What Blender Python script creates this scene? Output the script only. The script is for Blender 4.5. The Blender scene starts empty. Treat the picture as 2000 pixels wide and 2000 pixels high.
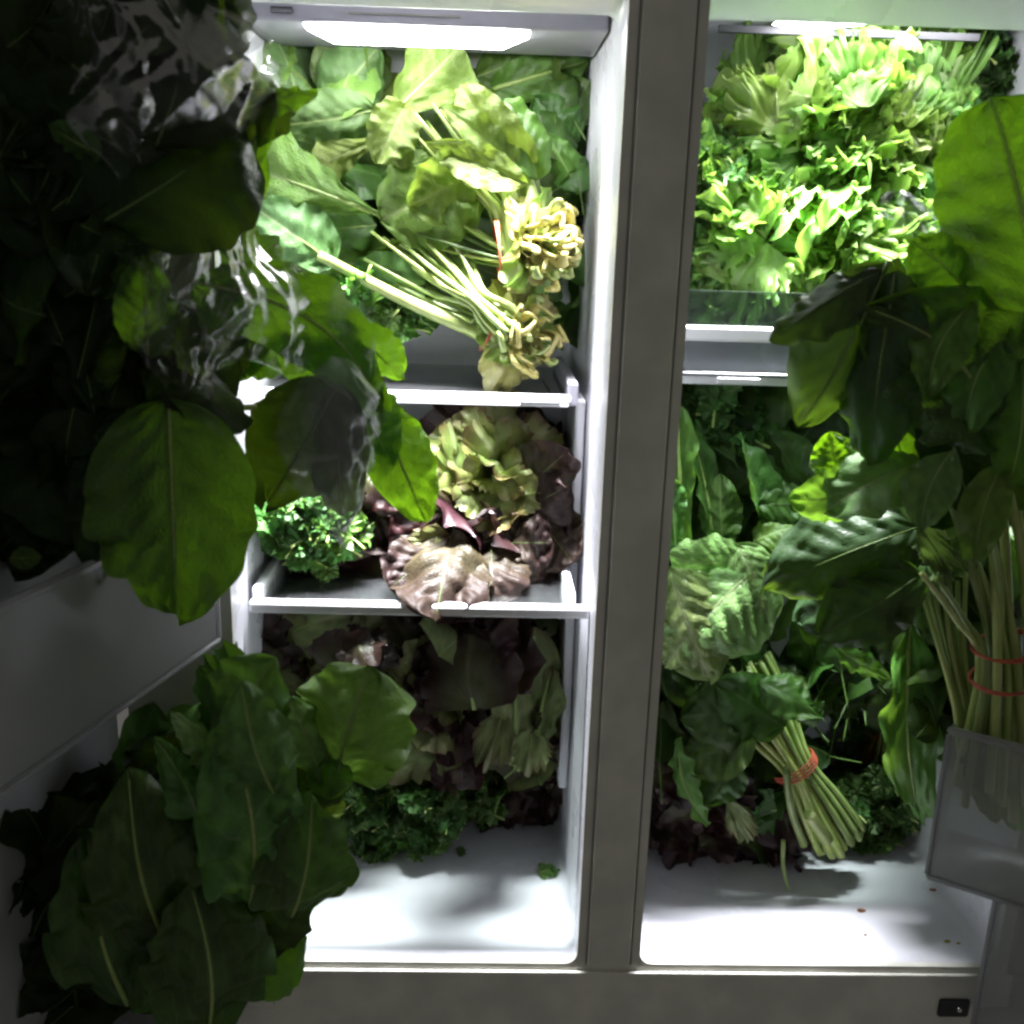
import bpy, bmesh, math, random
import numpy as np
from mathutils import Vector, Matrix

S = bpy.context.scene
COL = S.collection
rad = math.radians

# ------------------------------------------------------------------ camera
FOV, PITCH, YAW, ROLL = 54.0, 15.25, -1.759, 1.731
CAM = Vector((-0.1728, -1.079, 0.8875))
p_, y_, r_ = rad(PITCH), rad(YAW), rad(ROLL)
FWD = Vector((-math.sin(y_) * math.cos(p_), math.cos(y_) * math.cos(p_), -math.sin(p_)))
_r = Vector((math.cos(y_), math.sin(y_), 0)); _u = _r.cross(FWD)
RGT = math.cos(r_) * _r + math.sin(r_) * _u
UPV = -math.sin(r_) * _r + math.cos(r_) * _u
cd = bpy.data.cameras.new('camera'); cam = bpy.data.objects.new('camera', cd); COL.objects.link(cam)
cam.matrix_world = Matrix(((RGT.x, UPV.x, -FWD.x, CAM.x), (RGT.y, UPV.y, -FWD.y, CAM.y),
                           (RGT.z, UPV.z, -FWD.z, CAM.z), (0, 0, 0, 1)))
cd.sensor_fit = 'HORIZONTAL'; cd.sensor_width = 36; cd.angle = rad(FOV)
cd.clip_start = 0.02; cd.clip_end = 50
cd.dof.use_dof = True; cd.dof.focus_distance = 1.28; cd.dof.aperture_fstop = 5.6
S.camera = cam
FPX = 1000 / math.tan(rad(FOV / 2))

# ------------------------------------------------------------------ light of the dark room
W = bpy.data.worlds.new("World"); S.world = W; W.use_nodes = True
bg = W.node_tree.nodes['Background']
bg.inputs[0].default_value = (1.0, 0.96, 0.88, 1); bg.inputs[1].default_value = 0.10
S.view_settings.view_transform = 'Standard'; S.view_settings.look = 'None'
S.view_settings.exposure = 0; S.view_settings.gamma = 1
LAMP = 56.0                                           # emission of the two lamp lenses
BEAM_L, BEAM_R = 7.0, 5.6                            # added downward area lights, hidden above the lip, watts


def beam(name, x, y, z, lx, ly, power, tilt, spread):
    L = bpy.data.lights.new(name, 'AREA'); L.shape = 'RECTANGLE'; L.size = lx; L.size_y = ly
    L.energy = power; L.spread = rad(spread); L.color = (.95, .96, 1.0)
    o = bpy.data.objects.new(name, L); COL.objects.link(o); o.location = (x, y, z); o.rotation_euler = (rad(tilt), 0, 0)


beam('added_floor_beam', -.25, .104, 1.130, .36, .058, BEAM_L, 3, 40)  # unseen lights added to brighten the floors and lower greens
beam('added_floor_beam', .26, .104, 1.130, .40, .05, BEAM_R, -1, 52)
S.render.engine = 'CYCLES'
S.cycles.max_bounces = 10; S.cycles.transparent_max_bounces = 24
S.cycles.transmission_bounces = 6; S.cycles.diffuse_bounces = 5
S.cycles.filter_width = 2.6


def at(px, py, Y):
    """a point of the place: line of sight through a photo pixel, met with the plane y=Y"""
    d = FWD + RGT * ((px - 1000) / FPX) - UPV * ((py - 1000) / FPX)
    return CAM + d * ((Y - CAM.y) / d.y)


def mpp(P):
    return (P - CAM).dot(FWD) / FPX


# ------------------------------------------------------------------ materials
class NT:
    def __init__(s, name):
        m = bpy.data.materials.new(name); m.use_nodes = True
        s.m = m; s.t = m.node_tree; s.t.nodes.clear()
        s.out = s.t.nodes.new('ShaderNodeOutputMaterial')

    def n(s, typ, **kw):
        nd = s.t.nodes.new(typ)
        for k, v in kw.items():
            if k.startswith('i_'):
                k2 = k[2:]
                nd.inputs[int(k2) if k2.isdigit() else k2.replace('_', ' ')].default_value = v
            else:
                setattr(nd, k, v)
        return nd

    def l(s, a, b): s.t.links.new(a, b)

    def math(s, op, a, b=None, c=None, clamp=False):
        nd = s.t.nodes.new('ShaderNodeMath'); nd.operation = op; nd.use_clamp = clamp
        for i, v in enumerate((a, b, c)):
            if v is None: continue
            if isinstance(v, (int, float)): nd.inputs[i].default_value = v
            else: s.l(v, nd.inputs[i])
        return nd.outputs[0]

    def step(s, x, lo, hi):
        nd = s.t.nodes.new('ShaderNodeMapRange'); nd.interpolation_type = 'SMOOTHSTEP'
        s.l(x, nd.inputs[0]); nd.inputs[1].default_value = lo; nd.inputs[2].default_value = hi
        return nd.outputs[0]

    def mix(s, f, a, b):
        nd = s.t.nodes.new('ShaderNodeMix'); nd.data_type = 'RGBA'
        for i, v in ((0, f), (6, a), (7, b)):
            if isinstance(v, (int, float)): nd.inputs[i].default_value = v
            elif isinstance(v, tuple): nd.inputs[i].default_value = (*v, 1) if len(v) == 3 else v
            else: s.l(v, nd.inputs[i])
        return nd.outputs[2]


def plain(name, col, rough=.4, metal=0, noise=.06, nscale=30, bump=0, bscale=200, spec=.5):
    k = NT(name)
    tc = k.n('ShaderNodeTexCoord')
    nz = k.n('ShaderNodeTexNoise', i_Scale=nscale, i_Detail=6.0); k.l(tc.outputs['Object'], nz.inputs['Vector'])
    f = k.step(nz.outputs['Fac'], .35, .7)
    c = k.mix(f, tuple(x * (1 - noise) for x in col), tuple(min(1, x * (1 + noise)) for x in col))
    b = k.n('ShaderNodeBsdfPrincipled', i_Roughness=rough, i_Metallic=metal)
    b.inputs['Specular IOR Level'].default_value = spec
    k.l(c, b.inputs['Base Color'])
    k.l(k.math('MULTIPLY_ADD', f, .12, rough - .06), b.inputs['Roughness'])
    if bump:
        n2 = k.n('ShaderNodeTexNoise', i_Scale=bscale, i_Detail=3.0); k.l(tc.outputs['Object'], n2.inputs['Vector'])
        bp = k.n('ShaderNodeBump', i_Strength=bump, i_Distance=.002)
        k.l(n2.outputs['Fac'], bp.inputs['Height']); k.l(bp.outputs[0], b.inputs['Normal'])
    k.l(b.outputs[0], k.out.inputs[0])
    return k.m


def leaf_mat(name, col, vein, trans, tip=None, tip_lo=.35, tip_hi=.9, rough=.38, tf=.4, fan=False,
             blister=26, bump=.22, var=.35, spec=.5, nveins=7, veinw=.10):
    """leaf: pigment, veins, blisters; thin, so it lets light through in its own colour"""
    k = NT(name)
    uv = k.n('ShaderNodeUVMap').outputs[0]
    sp = k.n('ShaderNodeSeparateXYZ'); k.l(uv, sp.inputs[0])
    x, y = sp.outputs[0], sp.outputs[1]
    ax = k.math('MULTIPLY', k.math('ABSOLUTE', k.math('SUBTRACT', x, .5)), 2.0)
    oi = k.n('ShaderNodeObjectInfo')
    warp = k.n('ShaderNodeTexNoise', i_Scale=5.0, i_Detail=2.0); k.l(uv, warp.inputs['Vector'])
    wv = k.math('MULTIPLY', k.math('SUBTRACT', warp.outputs['Fac'], .5), .22)
    if fan:
        ph = k.math('MULTIPLY', k.math('ADD', x, wv), 9.0)
    else:
        ph = k.math('MULTIPLY', k.math('ADD', k.math('MULTIPLY_ADD', ax, -.28, y), wv), float(nveins))
    tri = k.math('ABSOLUTE', k.math('SUBTRACT', k.math('FRACT', ph), .5))
    side = k.math('SUBTRACT', 1.0, k.step(tri, .0, veinw))
    side = k.math('MULTIPLY', side, k.math('SUBTRACT', 1.0, k.math('MULTIPLY', ax if not fan else y, .75)))
    mid = k.math('SUBTRACT', 1.0, k.step(ax, .02, .075))
    vo = k.n('ShaderNodeTexVoronoi', feature='DISTANCE_TO_EDGE', i_Scale=float(blister))
    k.l(uv, vo.inputs['Vector'])
    net = k.math('SUBTRACT', 1.0, k.step(vo.outputs['Distance'], .0, .16))
    v = k.math('MAXIMUM', k.math('MULTIPLY', side, .6), k.math('MAXIMUM', mid, k.math('MULTIPLY', net, .10)))
    n1 = k.n('ShaderNodeTexNoise', i_Scale=4.0, i_Detail=5.0); k.l(uv, n1.inputs['Vector'])
    dark = tuple(c * (1 - var) for c in col); lite = tuple(min(1, c * (1 + var)) for c in col)
    c = k.mix(k.step(n1.outputs['Fac'], .3, .7), dark, lite)
    c = k.mix(k.math('MULTIPLY', v, .8), c, vein)
    if tip:
        e = k.math('ADD', y if fan else k.math('MAXIMUM', y, ax), k.math('MULTIPLY_ADD', n1.outputs['Fac'], .7, -.35))
        tm = k.step(e, tip_lo, tip_hi)
        tm = k.math('MULTIPLY', tm, k.math('SUBTRACT', 1.0, k.math('MULTIPLY', v, .35)))
        c = k.mix(tm, c, tip)
    n9 = k.n('ShaderNodeTexNoise', i_Scale=38.0, i_Detail=3.0); k.l(uv, n9.inputs['Vector'])
    c = k.mix(k.math('MULTIPLY', k.step(n9.outputs['Fac'], .62, .8), .25), c, (.12, .13, .03))
    hs = k.n('ShaderNodeHueSaturation'); k.l(c, hs.inputs['Color'])
    k.l(k.math('MULTIPLY_ADD', oi.outputs['Random'], .05, .475), hs.inputs['Hue'])
    k.l(k.math('MULTIPLY_ADD', oi.outputs['Random'], .5, .75), hs.inputs['Value'])
    b = k.n('ShaderNodeBsdfPrincipled', i_Roughness=rough); b.inputs['Specular IOR Level'].default_value = spec
    k.l(hs.outputs[0], b.inputs['Base Color'])
    k.l(k.math('MULTIPLY_ADD', n1.outputs['Fac'], .3, rough - .15), b.inputs['Roughness'])
    h = k.math('ADD', k.math('MULTIPLY', k.step(vo.outputs['Distance'], 0., .25), .6), k.math('MULTIPLY', v, -.7))
    bp = k.n('ShaderNodeBump', i_Strength=bump, i_Distance=.0025)
    k.l(h, bp.inputs['Height']); k.l(bp.outputs[0], b.inputs['Normal'])
    t = k.n('ShaderNodeBsdfTranslucent')
    tc = k.mix(k.math('MULTIPLY', v, .85), trans, tuple(q * .35 for q in trans))
    if tip: tc = k.mix(k.math('MULTIPLY', tm, .8), tc, tuple(q * 1.3 for q in tip))
    k.l(tc, t.inputs[0]); k.l(bp.outputs[0], t.inputs['Normal'])
    ms = k.n('ShaderNodeMixShader', i_0=tf); k.l(b.outputs[0], ms.inputs[1]); k.l(t.outputs[0], ms.inputs[2])
    k.l(ms.outputs[0], k.out.inputs[0])
    return k.m


def stem_mat(name, c1, c2):
    k = NT(name)
    tc = k.n('ShaderNodeTexCoord')
    mp = k.n('ShaderNodeMapping'); mp.inputs['Scale'].default_value = (1, 1, .25); k.l(tc.outputs['Object'], mp.inputs[0])
    nz = k.n('ShaderNodeTexNoise', i_Scale=60.0, i_Detail=4.0); k.l(mp.outputs[0], nz.inputs['Vector'])
    oi = k.n('ShaderNodeObjectInfo')
    c = k.mix(k.step(nz.outputs['Fac'], .3, .7), c1, c2)
    hs = k.n('ShaderNodeHueSaturation'); k.l(c, hs.inputs['Color'])
    k.l(k.math('MULTIPLY_ADD', oi.outputs['Random'], .5, .75), hs.inputs['Value'])
    b = k.n('ShaderNodeBsdfPrincipled', i_Roughness=.35)
    b.inputs['Subsurface Weight'].default_value = .15; b.inputs['Subsurface Radius'].default_value = (.01, .01, .004)
    k.l(hs.outputs[0], b.inputs['Base Color'])
    bp = k.n('ShaderNodeBump', i_Strength=.3, i_Distance=.001); k.l(nz.outputs['Fac'], bp.inputs['Height'])
    k.l(bp.outputs[0], b.inputs['Normal'])
    k.l(b.outputs[0], k.out.inputs[0])
    return k.m


def clear_mat(name, tint, milky, rough=.08, crumple=0, refl=1.0, milkcol=(.8, .82, .85)):
    """thin clear plastic or glass sheet: sees through, mirrors at the surface, a little milky"""
    k = NT(name)
    tr = k.n('ShaderNodeBsdfTransparent'); tr.inputs[0].default_value = (*tint, 1)
    gl = k.n('ShaderNodeBsdfGlossy', i_Roughness=rough)
    fr = k.n('ShaderNodeFresnel', i_IOR=1.5)
    if crumple:
        tc = k.n('ShaderNodeTexCoord')
        n0 = k.n('ShaderNodeTexNoise', i_Scale=9.0, i_Detail=4.0, i_Distortion=1.6); k.l(tc.outputs['Object'], n0.inputs['Vector'])
        vo = k.n('ShaderNodeTexVoronoi', feature='DISTANCE_TO_EDGE', i_Scale=16.0); k.l(tc.outputs['Object'], vo.inputs['Vector'])
        h = k.math('ADD', n0.outputs['Fac'], k.math('MULTIPLY', k.step(vo.outputs['Distance'], 0., .2), .5))
        bp = k.n('ShaderNodeBump', i_Strength=crumple, i_Distance=.03); k.l(h, bp.inputs['Height'])
        k.l(bp.outputs[0], gl.inputs['Normal'])
    m1 = k.n('ShaderNodeMixShader'); k.l(k.math('MULTIPLY', fr.outputs[0], refl, clamp=True), m1.inputs[0])
    k.l(tr.outputs[0], m1.inputs[1]); k.l(gl.outputs[0], m1.inputs[2])
    df = k.n('ShaderNodeBsdfDiffuse'); df.inputs[0].default_value = (*milkcol, 1)
    tl = k.n('ShaderNodeBsdfTranslucent'); tl.inputs[0].default_value = (*milkcol, 1)
    m0 = k.n('ShaderNodeMixShader', i_0=.4); k.l(df.outputs[0], m0.inputs[1]); k.l(tl.outputs[0], m0.inputs[2])
    m2 = k.n('ShaderNodeMixShader', i_0=milky); k.l(m1.outputs[0], m2.inputs[1]); k.l(m0.outputs[0], m2.inputs[2])
    k.l(m2.outputs[0], k.out.inputs[0])
    return k.m


M = {}
M['liner'] = plain('white_liner', (.74, .74, .80), .32, noise=.03, nscale=8)
M['steel'] = plain('grey_painted_steel', (.73, .72, .65), .36, noise=.10, nscale=14, bump=.05, bscale=500)
M['gasket'] = plain('grey_gasket', (.20, .20, .18), .5)
M['dark'] = plain('dark_slot', (.03, .03, .035), .6)
M['trim'] = plain('white_trim', (.82, .82, .85), .25, noise=.03)
M['housing'] = plain('lamp_housing', (.30, .29, .34), .4, noise=.05)
M['screw'] = plain('screw_steel', (.6, .6, .6), .2, metal=1)
M['tray'] = plain('grey_tray', (.17, .185, .20), .25, noise=.15, nscale=9)
M['door'] = plain('door_liner', (.55, .55, .60), .4, noise=.05)
M['band'] = plain('rubber_band', (.50, .095, .05), .5, noise=.2, nscale=80)
M['crumb'] = plain('crumb', (.30, .12, .05), .7, noise=.4, nscale=300)
M['root'] = stem_mat('pale_root', (.60, .54, .22), (.36, .32, .09))
M['shank'] = stem_mat('pale_shank', (.36, .42, .16), (.22, .30, .07))
M['stem'] = stem_mat('green_stem', (.30, .41, .09), (.48, .54, .20))
M['stem_dark'] = stem_mat('dark_stem', (.07, .13, .025), (.12, .20, .05))
M['stem_yellow'] = stem_mat('yellow_stem', (.30, .25, .03), (.36, .18, .02))
M['rib'] = stem_mat('leaf_rib', (.34, .45, .14), (.25, .36, .09))
M['rib_pale'] = stem_mat('pale_rib', (.30, .40, .13), (.22, .31, .09))
M['glass'] = clear_mat('shelf_glass', (.86, .92, .88), .03, .04)
M['smoke'] = clear_mat('smoky_clear_plastic', (.55, .64, .58), .05, .12, milkcol=(.4, .45, .42))
M['shelf_dark'] = clear_mat('tinted_shelf_glass', (.76, .80, .77), .02, .05)
M['bin'] = clear_mat('clear_bin_plastic', (.88, .90, .90), .24, .15, milkcol=(.84, .85, .85))
M['bag'] = clear_mat('clear_bag', (.95, .96, .95), .02, .24, crumple=.03, refl=.38)
M['bag_smooth'] = clear_mat('milky_bag', (.88, .90, .88), .16, .25, crumple=.08, refl=1.6)

# leaf pigments
M['collard'] = leaf_mat('collard_leaf', (.065, .15, .03), (.20, .32, .09), (.20, .42, .008), rough=.36, tf=.45, nveins=6, veinw=.16, bump=.4)
M['collard_shaded'] = leaf_mat('shaded_collard_leaf', (.016, .036, .009), (.05, .085, .02), (.10, .17, .006), rough=.42, tf=.30, spec=.25)  # darker collard copy, with the shade put into its colour
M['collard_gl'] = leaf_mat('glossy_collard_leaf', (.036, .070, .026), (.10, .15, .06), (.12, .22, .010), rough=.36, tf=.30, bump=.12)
M['mustard'] = leaf_mat('mustard_leaf', (.17, .275, .05), (.40, .48, .18), (.34, .50, .05), rough=.5, tf=.30, var=.2, bump=.35)
M['mustard_dull'] = leaf_mat('dull_mustard_leaf', (.11, .20, .06), (.30, .38, .17), (.24, .40, .06), rough=.55, tf=.28, var=.2)
M['spinach'] = leaf_mat('spinach_leaf', (.062, .130, .024), (.13, .23, .07), (.16, .34, .02), rough=.36, tf=.3)
M['spinach_lt'] = leaf_mat('young_spinach_leaf', (.105, .22, .034), (.25, .40, .13), (.24, .46, .03), rough=.36, tf=.35)
M['romaine'] = leaf_mat('romaine_leaf', (.10, .22, .05), (.32, .44, .18), (.22, .42, .04), rough=.38, tf=.3, blister=18)
M['leafgreen'] = leaf_mat('leaf_lettuce_leaf', (.058, .120, .026), (.20, .29, .10), (.09, .22, .012), rough=.4, tf=.3, fan=True)
M['butter'] = leaf_mat('butter_lettuce_leaf', (.30, .46, .15), (.48, .58, .30), (.30, .50, .12), rough=.3, tf=.3, blister=14, bump=.4)
M['endive'] = leaf_mat('endive_leaf', (.20, .36, .07), (.38, .50, .20), (.30, .50, .06), rough=.45, tf=.35, fan=True, var=.3)
M['endive_lt'] = leaf_mat('endive_heart_leaf', (.26, .42, .10), (.50, .60, .30), (.34, .52, .10), rough=.45, tf=.38, fan=True, var=.25)
M['rootleaf'] = leaf_mat('pale_root_leaf', (.46, .44, .15), (.60, .58, .30), (.40, .42, .10), rough=.45, tf=.3, fan=True)
M['kale'] = leaf_mat('curly_kale_leaf', (.055, .14, .03), (.16, .26, .08), (.13, .28, .03), rough=.48, tf=.25, fan=True)
M['kale_lt'] = leaf_mat('light_kale_leaf', (.08, .20, .035), (.22, .36, .11), (.18, .36, .04), rough=.48, tf=.28, fan=True)
M['red'] = leaf_mat('red_lettuce_leaf', (.062, .060, .022), (.12, .10, .05), (.09, .07, .025), tip=(.032, .013, .013), tip_lo=.25, tip_hi=.8, fan=True, rough=.4, tf=.28)
M['red_front'] = leaf_mat('brown_red_lettuce_leaf', (.032, .022, .011), (.055, .040, .022), (.05, .03, .015), tip=(.022, .010, .008), tip_lo=.25, tip_hi=.8, fan=True, rough=.55, tf=.2, spec=.3)
M['red_dk'] = leaf_mat('dark_red_lettuce_leaf', (.06, .055, .02), (.16, .12, .07), (.07, .03, .015), tip=(.035, .010, .014), tip_lo=.15, tip_hi=.6, fan=True, rough=.4, tf=.22)
M['red_heart'] = leaf_mat('lettuce_heart_leaf', (.26, .31, .08), (.42, .44, .22), (.28, .32, .07), tip=(.12, .04, .03), tip_lo=.72, tip_hi=1.15, fan=True, rough=.4, tf=.3)
M['greenred'] = leaf_mat('green_red_lettuce_leaf', (.22, .27, .10), (.44, .46, .26), (.22, .26, .08), tip=(.12, .045, .035), tip_lo=.75, tip_hi=1.2, fan=True, rough=.45, tf=.28)

RIBOF = {'red_front': 'stem_dark', 'mustard': 'rib_pale', 'mustard_dull': 'rib_pale', 'butter': 'rib_pale', 'endive': 'rib_pale', 'rootleaf': 'root', 'endive_lt': 'shank',
         'collard_shaded': 'stem_dark', 'collard_gl': 'stem_dark', 'spinach': 'stem_dark', 'kale': 'stem', 'kale_lt': 'stem', 'red': 'rib_pale',
         'red_dk': 'stem_dark', 'red_heart': 'rib_pale', 'greenred': 'rib_pale', 'romaine': 'rib_pale'}

# ------------------------------------------------------------------ mesh helpers


def link(name, mesh, parent=None, mat=None):
    o = bpy.data.objects.new(name, mesh); COL.objects.link(o)
    if mat is not None: mesh.materials.append(mat)
    if parent is not None:
        o.parent = parent
        o.location = -Vector(parent.location) if parent.parent is None else (0, 0, 0)
    return o


def thing(name, label, cat, loc=(0, 0, 0), group=None):
    o = bpy.data.objects.new(name, None); COL.objects.link(o); o.location = loc
    o.empty_display_size = .03
    o['label'] = label; o['category'] = cat
    if group: o['group'] = group
    return o


def tag(o, label, cat, group=None):
    o['label'] = label; o['category'] = cat
    if group: o['group'] = group
    return o


def from_np(name, V, Fq, uv=None, mats=(), midx=None, smooth=True):
    me = bpy.data.meshes.new(name)
    me.from_pydata(V.tolist() if hasattr(V, 'tolist') else V, [], Fq.tolist() if hasattr(Fq, 'tolist') else Fq)
    for m in mats: me.materials.append(m)
    if smooth: me.polygons.foreach_set('use_smooth', [True] * len(me.polygons))
    if midx is not None: me.polygons.foreach_set('material_index', list(midx))
    if uv is not None:
        ul = me.uv_layers.new(name='UVMap')
        idx = np.empty(len(me.loops), dtype=np.int32); me.loops.foreach_get('vertex_index', idx)
        ul.data.foreach_set('uv', np.asarray(uv, dtype=np.float32)[idx].ravel())
    me.update()
    return me


def bm_obj(name, bm, mat, parent=None, smooth=False):
    me = bpy.data.meshes.new(name); bm.to_mesh(me); bm.free()
    if smooth: me.polygons.foreach_set('use_smooth', [True] * len(me.polygons))
    return link(name, me, parent, mat)


def box(name, x0, x1, y0, y1, z0, z1, mat, parent=None, bev=.0015, seg=2):
    bm = bmesh.new(); bmesh.ops.create_cube(bm, size=1)
    bmesh.ops.scale(bm, vec=(x1 - x0, y1 - y0, z1 - z0), verts=bm.verts)
    bmesh.ops.translate(bm, vec=((x0 + x1) / 2, (y0 + y1) / 2, (z0 + z1) / 2), verts=bm.verts)
    if bev: bmesh.ops.bevel(bm, geom=bm.edges[:], offset=bev, segments=seg, affect='EDGES', profile=.5)
    return bm_obj(name, bm, mat, parent, smooth=False)


def bez(pts, n=16):
    """smooth curve through points (Catmull-Rom)"""
    P = [Vector(p) for p in pts]
    if len(P) == 2: return [P[0].lerp(P[1], i / n) for i in range(n + 1)]
    Q = [P[0] * 2 - P[1]] + P + [P[-1] * 2 - P[-2]]
    out = []
    seg = len(P) - 1
    for i in range(n + 1):
        t = i / n * seg; k = min(int(t), seg - 1); f = t - k
        a, b, c, d = Q[k:k + 4]
        out.append(.5 * ((2 * b) + (c - a) * f + (2 * a - 5 * b + 4 * c - d) * f * f + (3 * b - a - 3 * c + d) * f ** 3))
    return out


def tube_np(C, R, ns=7, flat=1.0, cap=True):
    """tube along points C with radii R"""
    V = []; F = []
    ref = Vector((.31, .22, .92))
    for i, c in enumerate(C):
        t = (C[min(i + 1, len(C) - 1)] - C[max(i - 1, 0)]).normalized()
        a = t.cross(ref)
        if a.length < 1e-3: a = t.cross(Vector((1, 0, 0)))
        a.normalize(); b = t.cross(a)
        for k in range(ns):
            an = 2 * math.pi * k / ns
            V.append(c + (a * math.cos(an) + b * math.sin(an) * flat) * R[i])
    for i in range(len(C) - 1):
        for k in range(ns):
            k2 = (k + 1) % ns
            F.append((i * ns + k, i * ns + k2, (i + 1) * ns + k2, (i + 1) * ns + k))
    if cap:
        F.append(tuple(range(ns))[::-1]); n0 = (len(C) - 1) * ns; F.append(tuple(range(n0, n0 + ns)))
    return [tuple(v) for v in V], F


def tube(name, pts, r0, r1, mat, parent=None, n=14, ns=7, flat=1.0, bumpy=0, seed=0, rmid=None):
    C = bez(pts, n); rnd = random.Random(seed)
    R = []
    for i in range(n + 1):
        t = i / n
        r = r0 * (1 - t) + r1 * t
        if rmid: r += (rmid - (r0 + r1) / 2) * math.sin(math.pi * t)
        R.append(r * (1 + bumpy * rnd.uniform(-1, 1)))
    V, F = tube_np(C, R, ns, flat)
    return link(name, from_np(name, V, F), parent, mat)


def sm_noise(rng, n, lo, hi):
    """a few random sines"""
    return [(rng.uniform(lo, hi), rng.uniform(0, 6.28), rng.uniform(.5, 1)) for _ in range(n)]


def ev(ns, x):
    r = 0
    for f, p, a in ns: r = r + a * np.sin(f * x + p)
    return r / len(ns)


PROF = {
    'ovate': lambda t: np.sin(np.pi * np.clip(t, 0, 1) ** .82) ** .58,
    'round': lambda t: np.sqrt(np.clip(1 - (2 * t - 1) ** 2, 0, 1)) ** .85,
    'spat': lambda t: (np.clip(t, 0, 1) ** 1.1) * np.clip((1 - t) * 5.5, 0, 1) ** .5 * 1.12,
    'romaine': lambda t: np.clip(.28 + 1.0 * t, 0, 1.05) * np.clip((1 - t) * 3.6, 0, 1) ** .55,
    'arrow': lambda t: np.clip(t * 5.0, 0, 1) ** .6 * np.clip(1 - t, 0, 1) ** .65 * 1.15,
    'lance': lambda t: np.sin(np.pi * np.clip(t, 0, 1) ** .85) ** .9,
}


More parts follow.
